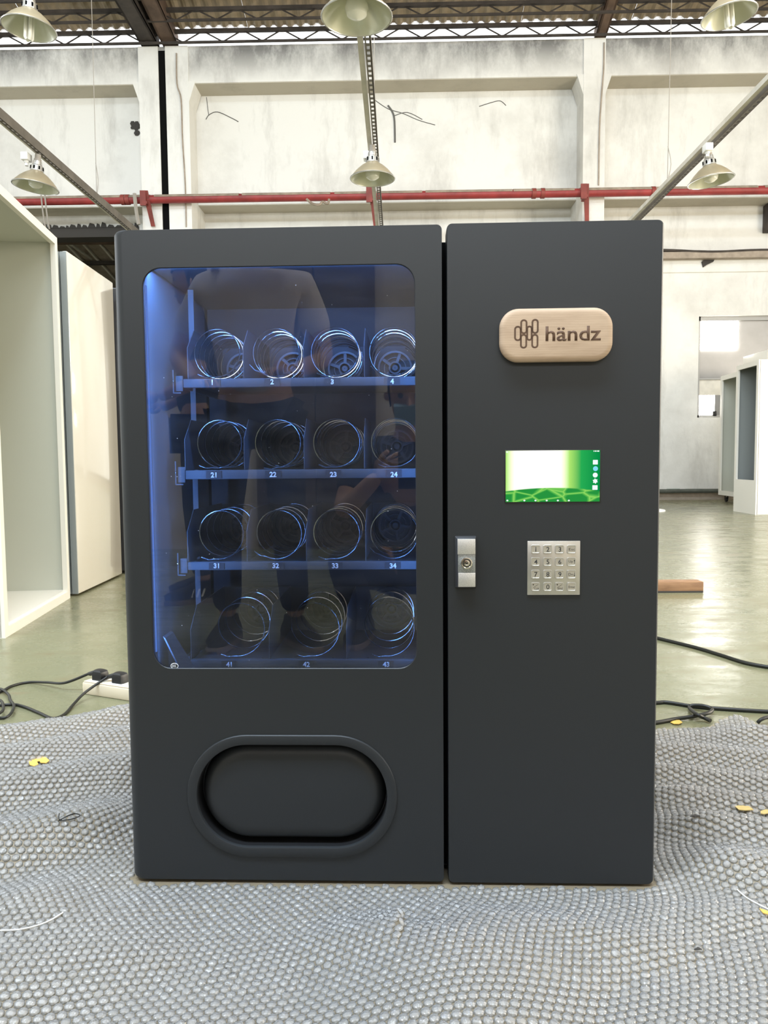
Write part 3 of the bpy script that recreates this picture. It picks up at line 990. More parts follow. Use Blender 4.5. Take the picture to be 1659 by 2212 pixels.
# ================================================================== CABINETS IN THE BACKGROUND
def open_cabinet(name, corner, ang, w, d, h, rim, label, mats_=('white_satin', 'cabinet_inside'), z0=0.0, posts=(), sill=0.0, group='unfinished white cabinet shells', casters=False):
    """shell whose open side faces local -Y; local x runs along the opening; corner = left end of the opening"""
    t = thing(name, label, 'cabinet', (corner[0], corner[1], 0), ang, group)
    wt = 0.025
    z1 = h
    ob('side_panel', MB().cbox((0, 0, z0), (wt, d, z1), 0.002), mats_[0], t)
    ob('side_panel', MB().cbox((w - wt, 0, z0), (w, d, z1), 0.002), mats_[0], t)
    ob('top_panel', MB().cbox((wt, 0, z1 - wt), (w - wt, d, z1), 0.002), mats_[0], t)
    ob('bottom_panel', MB().cbox((wt, 0, z0), (w - wt, d, z0 + 0.05), 0.002), mats_[0], t)
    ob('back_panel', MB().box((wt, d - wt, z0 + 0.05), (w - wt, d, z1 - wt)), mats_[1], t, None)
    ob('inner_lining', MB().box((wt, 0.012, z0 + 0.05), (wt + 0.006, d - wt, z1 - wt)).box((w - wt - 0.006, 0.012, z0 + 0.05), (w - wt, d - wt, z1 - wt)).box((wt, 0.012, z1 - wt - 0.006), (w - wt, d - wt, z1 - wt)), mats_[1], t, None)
    fm = MB()
    fm.box((0, -0.012, z0), (rim, 0.012, z1)).box((w - rim, -0.012, z0), (w, 0.012, z1)).box((rim, -0.012, z1 - rim), (w - rim, 0.012, z1)).box((rim, -0.012, z0), (w - rim, 0.012, z0 + max(rim, sill)))
    ob('front_frame', fm, mats_[0], t, None)
    for pxx in posts:
        ob('middle_post', MB().box((pxx - 0.04, -0.012, z0 + rim), (pxx + 0.04, 0.03, z1 - rim)), mats_[0], t, None)
    if casters:
        for cx in (0.1, w - 0.1):
            for cy in (0.08, d - 0.08):
                cst = ob('caster_wheel', MB().lathe([(0.001, -0.015), (0.035, -0.015), (0.038, 0), (0.035, 0.015), (0.001, 0.015)], 14, (0, 0, 0), 'Y'), 'black_rubber', t)
                cst.location = (cx, cy, 0.038)
                ob('caster_fork', MB().box((-0.02, -0.024, 0.0), (0.02, -0.018, z0 - 0.038)).box((-0.02, 0.018, 0.0), (0.02, 0.024, z0 - 0.038)), 'steel_dark', cst, None)
    return t
# left: open side faces +X, so local -Y -> +X : rotate by +90 deg; local x then runs along +Y
cA = PZ(5, 1379)
cB = PZ(148, 1291)
dv = cB - cA
angA = math.atan2(dv.y, dv.x)
open_cabinet('cabinet_shell', cA, angA, dv.length - 0.01, 0.72, 1.865, 0.04, 'open white cabinet shell nearest on the left')
n0 = PZ(163, 1291)
n1 = PZ(258, 1246)
dv2 = n1 - n0
angB = math.atan2(dv2.y, dv2.x)
tB = thing('closed_cabinet', 'glossy white closed cabinet behind the open left shell', 'cabinet', (n0.x, n0.y + 0.05, 0), angB)
hB = P(142, 536, n0.y).z
ob('body', MB().cbox((0.028, 0.03, 0.012), (dv2.length, 0.74, hB), 0.004), 'white_gloss', tB)
ob('glossy_side', MB().cbox((0.0, 0.0, 0.012), (dv2.length, 0.03, hB), 0.006), 'white_gloss', tB)
ob('grey_edge_strip', MB().box((-0.004, 0.004, 0.012), (0.0, 0.036, hB - 0.004)), 'grey_edge', tB, None)
ob('grey_edge_strip', MB().box((-0.004, 0.042, 0.012), (0.03, 0.7, hB - 0.004)), 'grey_edge', tB, None)
for cx in (0.07, dv2.length - 0.07):
    for cy in (0.08, 0.66):
        ob('foot', MB().lathe([(0.001, 0), (0.025, 0), (0.025, 0.012), (0.001, 0.012)], 12, (cx, cy, 0)), 'black_rubber', tB)
tC = thing('closed_cabinet', 'dark glossy cabinet half hidden behind the vending machine on the left', 'cabinet', (n1.x + 0.03, n1.y + 0.12, 0), angB)
hC = P(246, 612, n1.y).z
ob('body', MB().cbox((0, 0.03, 0.02), (0.75, 0.72, hC), 0.006), 'dark_cabinet', tC)
ob('door', MB().cbox((0.0, 0.0, 0.03), (0.75, 0.03, hC - 0.005), 0.006), 'dark_cabinet', tC)
ob('base', MB().box((0.04, 0.05, 0), (0.71, 0.68, 0.02)), 'black_rubber', tC, None)
# right: open sides face -X : rotate by -90 deg, local x runs along -Y
open_cabinet('cabinet_shell', (P(1553, 1068, 12.3).x, 12.3), math.radians(-93), 1.5, 0.8, 1.97, 0.07, 'white wheeled cabinet shell against the back wall on the right', z0=0.11, posts=(0.98,), casters=True)
eN = PZ(1633, 1112)
open_cabinet('cabinet_shell', (eN.x + 0.02, eN.y + 0.66), math.radians(-91.5), 0.66, 0.8, 1.88, 0.06, 'white cabinet shell standing nearest on the right edge', ('white_satin', 'grey_edge'), sill=0.42)
tp = P(1557, 800, 12.4)
tag(ob('top_box', MB().cbox((5.24, 11.1, 1.972), (5.95, 11.9, 2.22), 0.01), 'white_satin'), 'white box lying on top of the wheeled cabinet shell', 'box')
# thin white stand half hidden by the vending machine
sp_ = PZ(1412, 1104)
st = thing('floor_stand', 'white stand with a round foot peeping out behind the vending machine', 'stand', (sp_.x, sp_.y, 0))
ob('round_foot', MB().lathe([(0.001, 0.035), (0.06, 0.035), (0.14, 0.02), (0.15, 0.008), (0.15, 0.0), (0.001, 0.0)], 28), 'white_plastic', st)
ob('pole', MB().tube([(0, 0, 0.03), (0, 0, P(1424, 722, sp_.y).z)], 0.05, 14), 'white_plastic', st)

# ================================================================== THE VENDING MACHINE
W_, H_ = 0.87, 1.075
vm = thing('vending_machine', 'dark grey vending machine with lit coil shelves, wooden plaque and green screen', 'vending machine', M_LOC, MACH_ROT)
XS0, XS1 = M(957, 1100).x, M(966.5, 1100).x        # seam between the doors
def plate(name, x0, x1, z0, z1, ins, R, T, holes, material, corner=0.008):
    """door plate with rounded front edges; ins=(left,right,bottom,top) insets; holes = loops in (x,z)"""
    loops = [at_y(rr((x0 + x1) / 2, (z0 + z1) / 2, x1 - x0, z1 - z0, corner), T)]
    K = 7
    for k in range(K + 1):
        t = PI / 2 * k / K
        c = 1 - math.cos(t)
        a0, a1_, b0_, b1__ = x0 + ins[0] * c, x1 - ins[1] * c, z0 + ins[2] * c, z1 - ins[3] * c
        loops.append(at_y(rr((a0 + a1_) / 2, (b0_ + b1__) / 2, a1_ - a0, b1__ - b0_, corner), R * (1 - math.sin(t))))
    mb = MB().loft(loops)
    bm = bmesh.new()
    es = []
    for lp in [[(x_, z_) for x_, _, z_ in loops[-1]]] + holes:
        vv = [bm.verts.new((x_, 0, z_)) for x_, z_ in lp]
        es += [bm.edges.new((vv[i], vv[(i + 1) % len(vv)])) for i in range(len(vv))]
    bmesh.ops.triangle_fill(bm, use_beauty=True, use_dissolve=False, edges=es)
    bm.verts.index_update()
    mb.add([v.co[:] for v in bm.verts], [[v.index for v in f.verts] for f in bm.faces])
    bm.free()
    for lp in holes:
        mb.loft([at_y(lp, 0), at_y(lp, 0.0036 if lp is win_loop else 0.010)])
    me = mb.mesh(name, None)
    bm = bmesh.new()
    bm.from_mesh(me)
    bmesh.ops.remove_doubles(bm, verts=bm.verts[:], dist=1e-5)
    bmesh.ops.recalc_face_normals(bm, faces=bm.faces[:])
    bm.to_mesh(me)
    bm.free()
    me.shade_smooth()
    me.set_sharp_from_angle(angle=math.radians(30))
    me.materials.append(MATS[material])
    o = link(name, me, vm)
    wn = o.modifiers.new('weighted_normal', 'WEIGHTED_NORMAL')
    wn.mode = 'FACE_AREA'
    wn.weight = 100
    wn.keep_sharp = True
    return o
g0, g1 = M(306, 575), M(899, 1442)
wx_0, wx_1 = (M(306, 575).x + M(330, 1442).x) / 2, (M(897, 572).x + M(901, 1442).x) / 2
wz_0, wz_1 = M(620, 1445).z, M(620, 573).z
win_loop = rr((wx_0 + wx_1) / 2, (wz_0 + wz_1) / 2, wx_1 - wx_0, wz_1 - wz_0, 0.031, 10)
f0, f1 = M(408, 1849), M(857, 1588)
fcx, fcz = (f0.x + f1.x) / 2, (f0.z + f1.z) / 2
fw_, fh_ = f1.x - f0.x, f1.z - f0.z
flap_hole = rr(fcx, fcz, fw_ - 0.03, fh_ - 0.03, (fh_ - 0.03) * 0.49, 14)
DT = 0.045
XO0, XO1 = (M(248, 520, 0.02).x + M(293, 1880, 0.02).x) / 2, (M(1431, 500, 0.016).x + M(1409, 1890, 0.016).x) / 2
ZO0, ZO1 = M(830, 1899, 0.008).z, M(830, 489, 0.008).z
plate('display_door', XO0, XS0, ZO0, ZO1, (0.019, 0.0008, 0.001, 0.001), 0.02, DT, [win_loop, flap_hole], 'anthracite_powder_coat')
plate('service_door', XS1, XO1, ZO0 - 0.001, ZO1 + 0.001, (0.0008, 0.006, 0.001, 0.001), 0.016, DT, [], 'anthracite_powder_coat')
# cabinet behind the doors (hollow)
D0, D1 = 0.05, 0.56
zt_ = H_ - 0.012
sh = MB()
sh.box((0.012, D0, 0.0), (0.03, D1, zt_)).box((W_ - 0.03, D0, 0.0), (W_ - 0.012, D1, zt_)).box((0.03, D0, zt_ - 0.02), (W_ - 0.03, D1, zt_)).box((0.03, D0, 0.0), (W_ - 0.03, D1, 0.02)).box((0.03, D1 - 0.01, 0.02), (W_ - 0.03, D1, zt_ - 0.02)).box((XS0 - 0.008, D0, 0.02), (XS1 + 0.008, D1 - 0.01, zt_ - 0.02))
ob('cabinet_body', sh, 'anthracite_powder_coat', vm, None)
ob('seam_gasket', MB().box((XS0 - 0.012, DT + 0.0005, 0.004), (XS1 + 0.012, D0 - 0.0005, zt_ - 0.002)), 'gap_black', vm, None)
BY = 0.41
ob('inner_side_wall', MB().box((0.0302, 0.0105, 0.0202), (0.034, BY, zt_ - 0.0202)), 'liner_grey', vm, None)
ob('inner_back_wall', MB().box((0.0402, BY, 0.0202), (XS0 - 0.0082, BY + 0.008, zt_ - 0.0202)), 'liner_dark', vm, None)
ob('inner_ceiling', MB().box((0.0402, D0 + 0.002, zt_ - 0.034), (XS0 - 0.0082, BY - 0.0002, zt_ - 0.0202)), 'liner_dark', vm, None)
ob('inner_right_wall', MB().box((XS0 - 0.014, D0 + 0.002, 0.0202), (XS0 - 0.0082, BY - 0.0002, zt_ - 0.035)), 'liner_dark', vm, None)
ob('glass_pane', MB().loft([at_y(rr((wx_0 + wx_1) / 2, (wz_0 + wz_1) / 2, wx_1 - wx_0 + 0.012, wz_1 - wz_0 + 0.012, 0.035, 10), 0.0037)], cap1=True), 'window_glass', vm, None)
inner = rr((wx_0 + wx_1) / 2, (wz_0 + wz_1) / 2, wx_1 - wx_0 - 0.002, wz_1 - wz_0 - 0.002, 0.030, 10)
outer = rr((wx_0 + wx_1) / 2, (wz_0 + wz_1) / 2, wx_1 - wx_0 - 0.0002, wz_1 - wz_0 - 0.0002, 0.031, 10)
ob('glass_seal', MB().loft([at_y(outer, 0.001), at_y(inner, 0.0018), at_y(inner, 0.0034), at_y(outer, 0.0034)]), 'black_plastic', vm)
# certification mark printed at the lower edge of the glass
cm = M(377, 1438.5, 0.003)
mk = MB().tube([(cm.x + 0.0062 * math.cos(2 * PI * k / 24), 0.0030, cm.z + 0.0045 * math.sin(2 * PI * k / 24)) for k in range(24)], 0.0005, 5, closed=True)
for k in range(3):
    mk.tube([(cm.x - 0.003 + k * 0.0025 + 0.0012 * math.cos(math.radians(60 + 240 * j / 6)), 0.0030, cm.z + 0.0019 * math.sin(math.radians(60 + 240 * j / 6))) for j in range(7)], 0.0004, 4)
ob('certification_mark', mk, 'label_white', vm)

# --- LED strips behind the door frame
led = ob('led_strip', MB().box((wx_0 + 0.01, 0.046, wz_1 + 0.014), (wx_1 - 0.01, 0.049, wz_1 + 0.018)), 'led_blue', vm, None)
led2 = ob('led_strip', MB().box((0.0342, 0.034, wz_0 + 0.02), (0.0362, 0.038, wz_1 - 0.02)), 'led_blue', vm, None)
def strip_light(name, loc, rot, sx, sy, power, parent):
    l = bpy.data.lights.new(name, 'AREA')
    l.shape = 'RECTANGLE'
    l.size, l.size_y = sx, sy
    l.energy = power
    l.color = (0.13, 0.34, 1.0)
    o = link(name, l, parent)
    o.matrix_local = Matrix.Translation(loc) @ rot
    return o
cxw, czw = (wx_0 + wx_1) / 2, (wz_0 + wz_1) / 2
def aim(d):
    return Vector(d).to_track_quat('-Z', 'Y').to_matrix().to_4x4()
strip_light('led_strip_light', (cxw, 0.050, wz_1 + 0.012), aim((0, 0.75, -0.66)), wx_1 - wx_0, 0.006, 2.9, led)
strip_light('led_strip_light', (0.0375, 0.040, czw), aim((0.85, 0.5, 0)), 0.006, wz_1 - wz_0, 1.1, led2)
led3 = ob('led_strip', MB().box((wx_1 + 0.010, 0.046, wz_0 + 0.02), (wx_1 + 0.014, 0.049, wz_1 - 0.02)), 'led_blue', vm, None)
strip_light('led_strip_light', (wx_1 + 0.008, 0.050, czw), aim((-0.6, 0.8, 0)), 0.006, wz_1 - wz_0, 0.8, led3)

# --- shelves, dividers, labels, coils
SY = 0.12                                  # front of the trays
def coil_mesh(name, R, turns, L, wire, tail):
    pts = []
    n = int(turns * 30)
    a_end = math.radians(-100)
    for k in range(n + 1):
        a = a_end + 2 * PI * k / 30
        pts.append((R * math.cos(a), L * k / n, R * math.sin(a)))
    a = a_end
    tail_pts = [(R * math.cos(a) - 0.022, -0.004, R * math.sin(a) + 0.004), (R * math.cos(a) - 0.010, -0.002, R * math.sin(a) - 0.001)]
    pts = tail_pts + pts if tail else pts
    me = MB().tube(pts, wire, 6).mesh(name, 60)
    me.materials.append(MATS['chrome_wire'])
    return me
coils = [coil_mesh('coil', 0.0435, 7.5, 0.25, 0.0012, True), coil_mesh('coil', 0.0435, 5.0, 0.25, 0.0012, True), coil_mesh('coil', 0.0435, 5.0, 0.25, 0.0012, True), coil_mesh('coil', 0.0465, 4.2, 0.25, 0.0012, True)]
def hub_mesh():
    mb = MB()
    for (r0, r1, y0, y1) in ((0.032, 0.036, -0.012, 0.0), (0.010, 0.013, -0.02, 0.0), (0.022, 0.0235, -0.006, 0.0)):
        mb.lathe([(r0, y1), (r0, y0), (r1, y0), (r1, y1)], 24, (0, 0, 0), 'Y')
    for k in range(5):
        a = 2 * PI * k / 5 + 0.3
        mb.add([(r * math.cos(a) + s_ * 0.003 * -math.sin(a), y, r * math.sin(a) + s_ * 0.003 * math.cos(a)) for r in (0.011, 0.033) for s_ in (-1, 1) for y in (-0.009, 0.0)],
               [(0, 1, 3, 2), (4, 6, 7, 5), (0, 4, 5, 1), (2, 3, 7, 6), (0, 2, 6, 4), (1, 5, 7, 3)])
    mb.lathe([(0.001, -0.018), (0.006, -0.018), (0.006, 0)], 12, (0, 0, 0), 'Y')
    me = mb.mesh('motor_hub', 40)
    me.materials.append(MATS['hub_plastic'])
    return me
hub = hub_mesh()
hub_shaded = hub.copy()
hub_shaded.materials[0] = mat('hub_shaded', (0.05, 0.05, 0.055), 0.4)  # darker copy, the lower rows' shade put into the hub colour
rows = [
    (816, 835, [(459, 826, '1'), (588, 825, '2'), (718, 825, '3'), (847, 824, '4')], [(404, 0), (524, 0), (654, 0), (785, 0)]),
    (1014, 1034, [(462, 1026, '21'), (590, 1025, '22'), (720, 1025, '23'), (851, 1025, '24')], [(398, 0), (526, 0), (655, 0), (785, 0)]),
    (1213, 1231, [(468, 1222, '31'), (596, 1222, '32'), (724, 1222, '33'), (849, 1222, '34')], [(404, 0), (532, 0), (660, 0), (788, 0)]),
    (1425, 1446, [(495, 1435, '41'), (662, 1435, '42'), (834, 1435, '43')], [(411, 0), (580, 0), (747, 0)]),
]
XR = XS0 - 0.016
names = ['top', 'second', 'third', 'lowest']
for i, (yt, yb_, labs, divs) in enumerate(rows):
    pt, pb = M(620, yt, SY), M(620, yb_, SY)
    xl = M((395, 400, 405, 411)[i], yt, SY).x
    zt, zb = pt.z, pb.z
    tr = link('shelf_tray', None, vm)
    tr['label'] = names[i] + ' coil tray of the vending machine'
    ob('front_rail', MB().cbox((xl, SY, zb), (XR, SY + 0.012, zt), 0.0015), 'tray_grey', tr)
    # slotted tray floor
    tf = MB()
    step = 0.0325
    xx = xl
    tf.box((xl, SY + 0.030, zt - 0.006), (XR, BY - 0.03, zt - 0.004)).box((xl, SY + 0.012, zt - 0.006), (XR, SY + 0.016, zt - 0.004))
    while xx < XR:
        xe = min(xx + step - 0.004, XR)
        tf.box((xx, SY + 0.016, zt - 0.006), (xe, SY + 0.030, zt - 0.004))
        xx += step
    ob('tray_floor', tf, 'tray_grey', tr, None)
    ob('tray_back', MB().box((xl, BY - 0.03, zt - 0.006), (XR, BY - 0.028, zt + 0.09)), 'tray_back_lit' if i == 0 else 'liner_dark', tr, None)  # top tray back paler, the upper LED's light put into its colour
    # latch bracket and slide on the left
    bk = MB().cbox((xl - 0.014, SY + 0.002, zb - 0.006), (xl - 0.0008, SY + 0.012, zt + 0.006), 0.0012).box((xl - 0.0185, SY, zb - 0.010), (xl - 0.0165, SY + 0.004, zt + 0.016)).box((xl - 0.0185, SY, zb - 0.010), (xl - 0.004, SY + 0.004, zb - 0.008))
    ob('latch_bracket', bk, 'tray_grey', tr)
    ob('latch_pin', MB().lathe([(0.001, -0.004), (0.0018, -0.003), (0.0018, 0.002)], 10, (xl - 0.0175, SY - 0.001, (zt + zb) / 2 + 0.004), 'Y'), 'chrome', tr)
    ob('slide_rail', MB().box((xl - 0.012, SY + 0.02, zb + 0.002), (xl - 0.008, BY - 0.002, zt + 0.004)), 'tray_grey', tr, None)
    for (dx, _) in divs:
        xd = M(dx, yt, SY).x + 0.001
        hh = 0.092
        mb = MB().prism([(xd, SY + 0.001, zt + 0.0005), (xd, SY + 0.001, zt + 0.055), (xd, SY + 0.045, zt + hh), (xd, BY - 0.032, zt + hh), (xd, BY - 0.032, zt + 0.0005)], (0.0012, 0, 0))
        ob('divider', mb, 'tray_grey', tr, None)
    for j, (lx, ly, s_) in enumerate(labs):
        c = M(lx, ly, SY)
        ob('number_label', MB().box((c.x - 0.014, SY - 0.0010, zb + 0.0015), (c.x + 0.014, SY - 0.0002, zt - 0.0015)), 'label_clear', tr, None)
        me = text_fit('number_' + s_, s_, None, 0.0094, 0.0004, 0.0035)
        me.materials.append(MATS['label_white'])
        link('shelf_number', me, tr, (c.x, SY - 0.0016, c.z))
        R = 0.0435 if i < 3 else 0.0465
        cxk = M((463, 466, 470, 512)[i] + (129, 129, 127, 164)[i] * j, ly, SY).x
        co = link('coil', coils[i], vm, (cxk, SY + 0.006 if i < 3 else SY + 0.01, zt + R + 0.0035))
        if j % 2:
            co.rotation_euler = (0, math.radians((0, 25, -12, 18)[(i + j) % 4]), 0)
        link('motor_hub', hub if i == 0 else hub_shaded, co, (0, BY - 0.032 - co.location.y, -0.004))
ob('slide_post', MB().box((0.056, SY + 0.09, 0.16), (0.066, SY + 0.094, wz_1 + 0.01)), 'liner_grey', vm, None)
c0, c1 = M(330, 1395, 0.03), M(400, 1380, 0.1)
ob('corner_shield', MB().prism([(0.041, 0.055, M(335, 1375, .055).z), (0.041, 0.10, M(335, 1375, .055).z), (0.085, 0.10, M(390, 1440, .1).z - 0.01), (0.085, 0.055, M(390, 1440, .1).z - 0.03)], (0.004, 0, -0.003)), 'tray_grey', vm, None)

# --- delivery flap
def stad(i_, y):
    return at_y(rr(fcx, fcz, fw_ - 2 * i_, fh_ - 2 * i_, (fh_ - 2 * i_) * 0.49, 14), y)
ob('flap_bezel', MB().loft([stad(0.0, 0.0), stad(0.0006, -0.0022), stad(0.002, -0.003), stad(0.0145, -0.003), stad(0.0165, -0.0022), stad(0.0172, 0.0), stad(0.0174, 0.004)]), 'anthracite_powder_coat', vm, 50)
ob('flap_groove', MB().loft([stad(0.0174, 0.0041), stad(0.0176, 0.036), stad(0.026, 0.036)]), 'black_plastic', vm, 50)  # groove walls made black to stand in for shade in the recess
ob('delivery_flap', MB().loft([stad(0.0195, 0.035), stad(0.0225, 0.025), stad(0.0265, 0.017), stad(0.0315, 0.0118), stad(0.038, 0.0088), stad(0.048, 0.0078)], cap1=True), 'anthracite_powder_coat', vm, 80)

# --- wooden plaque
q0, q1 = M(1079, 783, -0.01), M(1324, 664, -0.01)
pcx, pcz = (q0.x + q1.x) / 2, (q0.z + q1.z) / 2
pw_, ph_ = q1.x - q0.x, q1.z - q0.z
PT = 0.016
TILT = math.radians(-0.4)
def pq(i_, y):
    return at_y(rr(0, 0, pw_ - 2 * i_, ph_ - 2 * i_, 0.030 - i_, 10), y)
pla = ob('wooden_plaque', MB().loft([pq(0.001, -0.0002), pq(0.0, -0.004), pq(0.0, -PT + 0.006), pq(0.0015, -PT + 0.0025), pq(0.005, -PT + 0.0005), pq(0.009, -PT)], True, True), 'plaque_wood', vm, 60, (pcx, 0, pcz))
pla['label'] = 'pale wooden plaque with burnt-in logo and name'
def ppx(x_, y_):
    v = M(x_, y_, -PT)
    return v.x - pcx, v.z - pcz
# emblem: five upright rounded links
s_ = 1659 / 480
def cpx(cx_, cy_):
    return 960 + cx_ / s_, 620 + cy_ / s_
em = MB()
for (x0, y0, x1, y1) in ((522, 292, 574, 402), (568, 243, 618, 350), (652, 240, 702, 348), (613, 290, 656, 400), (566, 352, 616, 458), (650, 352, 700, 456)):
    a = ppx(*cpx(x0, y0))
    b = ppx(*cpx(x1, y1))
    w, h = b[0] - a[0], a[1] - b[1]
    lo = rr((a[0] + b[0]) / 2, (a[1] + b[1]) / 2, w + 0.0006, h + 0.0006, (w + 0.0006) * 0.47, 6)
    li = rr((a[0] + b[0]) / 2, (a[1] + b[1]) / 2, w - 0.0050, h - 0.0050, (w - 0.0050) * 0.47, 6)
    em.loft([at_y(lo, -PT - 0.0001), at_y(li, -PT - 0.0001)])
ob('emblem', em, 'engraved_brown', pla, None)
a, b = ppx(*cpx(755, 405)), ppx(*cpx(1170, 288))
me = text_fit('engraved_name', 'h\u00e4ndz', b[0] - a[0], b[1] - a[1], 0.0002, 0.0014)
me.materials.append(MATS['engraved_brown'])
link('engraved_name', me, pla, ((a[0] + b[0]) / 2, -PT - 0.0003, (a[1] + b[1]) / 2))

# --- screen
s0, s1 = M(1092, 1084.5), M(1296, 972)
m_screen(s0.x, s1.x, s0.z, s1.z)
scn = ob('touch_screen', MB().cbox((s0.x - 0.0015, -0.0008, s0.z - 0.0015), (s1.x + 0.0015, 0.004, s1.z + 0.0015), 0.0004), 'black_plastic', vm)
ob('screen_picture', MB().box((s0.x, -0.0013, s0.z), (s1.x, -0.0009, s1.z)), 'screen_picture', scn, None)
def icon(cx_, cy_, w, h, kind, material, name='screen_icon'):
    px_, py_ = cpx(cx_, cy_)
    c = M(px_, py_, -0.0015)
    hw, hh = w / s_ / 2 * 0.000752, h / s_ / 2 * 0.000752
    mb = MB()
    if kind == 'sq':
        mb.loft([at_y(rr(c.x, c.z, 2 * hw, 2 * hh, min(hw, hh) * 0.15, 2), -0.0016), at_y(rr(c.x, c.z, 2 * hw, 2 * hh, min(hw, hh) * 0.15, 2), -0.0014)], True, True)
    else:
        n = 24
        lp = []
        for k in range(n):
            r = 1.0
            if kind == 'gear':
                r = 1.0 if (k // 2) % 2 else 0.72
            lp.append((c.x + hw * r * math.cos(2 * PI * k / n), c.z + hh * r * math.sin(2 * PI * k / n)))
        mb.loft([at_y(lp, -0.0016), at_y(lp, -0.0014)], True, True)
    ob(name, mb, material, scn, None)
icon(1127, 1308, 36, 34, 'sq', 'icon_white')
icon(1128, 1356, 36, 36, 'round', 'icon_blue')
icon(1126, 1404, 36, 36, 'round', 'icon_white')
icon(1126, 1449, 38, 38, 'gear', 'icon_white')
icon(1124, 1497, 38, 34, 'sq', 'icon_white')
for bx in (470, 597, 680, 764, 847, 929):
    icon(bx, 1594, 15, 12, 'round', 'icon_white', 'navigation_icon')
for bx, ww in ((1117, 6), (1130, 10), (1148, 16)):
    icon(bx, 1225, ww, 9, 'sq', 'icon_white', 'status_icon')
icon(468, 1232, 13, 10, 'sq', 'icon_white', 'status_icon')

# --- keypad
k0, k1 = M(1138.5, 1285), M(1253, 1168)
kp = ob('keypad', MB().cbox((k0.x, -0.0022, k0.z), (k1.x, 0.003, k1.z), 0.0008), 'brushed_steel', vm)
sk = 1659 / 340
def kpx(cx_, cy_):
    return M(960 + cx_ / sk, 1120 + cy_ / sk, -0.004)
key_rows = (('1', '2', '3', 'Esc'), ('4', '5', '6', 'Up'), ('7', '8', '9', 'Dn'), ('CLR', '0', 'RFND', 'Enter'))
kw, kh = 0.0142, 0.0142
kl = [at_y(rr(0, 0, kw, kh, 0.0024, 4), 0), at_y(rr(0, 0, kw, kh, 0.0024, 4), -0.0016), at_y(rr(0, 0, kw - 0.0006, kh - 0.0006, 0.0022, 4), -0.0022), at_y(rr(0, 0, kw - 0.0026, kh - 0.0026, 0.0016, 4), -0.0022), at_y(rr(0, 0, kw - 0.0034, kh - 0.0034, 0.0014, 4), -0.0016)]
key_me = MB().loft(kl, True, True).mesh('key', 30)
key_me.materials.append(MATS['brushed_steel'])
for r in range(4):
    for c in range(4):
        pos = kpx(961 + c * 126.5, 325 + r * 132)
        link('key', key_me, kp, (pos.x, -0.0022, pos.z))
        s2 = key_rows[r][c]
        tx = pos.x + 0.0005
        if len(s2) == 1:
            me = text_fit('key_legend', s2, None, 0.0078, 0.0001, 0.001)
            me.materials.append(MATS['ink_black'])
            link('key_legend', me, kp, (tx, -0.0040, pos.z))
        elif s2 in ('CLR', 'RFND'):
            me = text_fit('key_legend', s2, 0.0076 if s2 == 'CLR' else 0.0092, 0.0034, 0.0001)
            me.materials.append(MATS['ink_black'])
            link('key_legend', me, kp, (tx + 0.0012, -0.0040, pos.z - 0.003))
            ob('key_slash', MB().tube([(tx - 0.0045, -0.0040, pos.z - 0.0015), (tx + 0.0030, -0.0040, pos.z + 0.0036)], 0.0003, 4).lathe([(0.001, -0.0041), (0.0009, -0.0038), (0.0001, -0.0041)], 8, (tx - 0.0042, 0, pos.z + 0.0035), 'Y'), 'ink_black', kp, None)
        else:
            h = {'Esc': 0.0042, 'Up': 0.0052, 'Dn': 0.0044, 'Enter': 0.0038}[s2]
            w = {'Esc': 0.0096, 'Up': 0.0066, 'Dn': 0.0072, 'Enter': 0.0106}[s2]
            me = text_fit('key_legend', s2, w, h, 0.0001)
            me.materials.append(MATS['ink_black'])
            off = -0.0018 if s2 in ('Up', 'Dn') else 0
            link('key_legend', me, kp, (tx + off, -0.0040, pos.z))
            if off:
                sg = 1 if s2 == 'Up' else -1
                ax = tx + 0.0040
                ar = MB().box((ax - 0.0003, -0.00405, pos.z - 0.003), (ax + 0.0003, -0.0039, pos.z + 0.003))
                ar.prism([(ax - 0.0012, -0.00405, pos.z + sg * 0.0012), (ax + 0.0012, -0.00405, pos.z + sg * 0.0012), (ax, -0.00405, pos.z + sg * 0.0036)], (0, 0.0001, 0))
                ob('key_arrow', ar, 'ink_black', kp, None)

# --- lock
l0, l1 = M(983, 1270, -0.004), M(1029, 1158, -0.004)
lk = ob('door_lock', MB().loft([at_y(rr((l0.x + l1.x) / 2, (l0.z + l1.z) / 2, l1.x - l0.x, l1.z - l0.z, 0.0015, 2), 0.0), at_y(rr((l0.x + l1.x) / 2, (l0.z + l1.z) / 2, l1.x - l0.x, l1.z - l0.z, 0.0015, 2), -0.003), at_y(rr((l0.x + l1.x) / 2 + 0.0008, (l0.z + l1.z) / 2 - 0.001, l1.x - l0.x - 0.006, l1.z - l0.z - 0.006, 0.001, 2), -0.010)], True, True), 'brushed_steel', vm, 30)
lk.data.materials[0] = mat('lock_housing', (0.10, 0.10, 0.105), 0.35, 0.6)
def lbox(xa, ya, xb, yb2, material, y0, name):
    a_, b_ = M(960 + xa / sk, 1120 + yb2 / sk, -0.011), M(960 + xb / sk, 1120 + ya / sk, -0.011)
    return ob(name, MB().cbox((a_.x, y0, a_.z), (b_.x, -0.0101, b_.z), 0.0004), material, lk)
lbox(138, 215, 326, 378, 'sparkle_silver', -0.0130, 'lock_plate')
lbox(144, 380, 326, 568, 'sparkle_grey', -0.0118, 'lock_plate')
lbox(146, 570, 326, 720, 'sparkle_silver', -0.0130, 'lock_plate')
lc = M(960 + 234 / sk, 1120 + 470 / sk, -0.012)
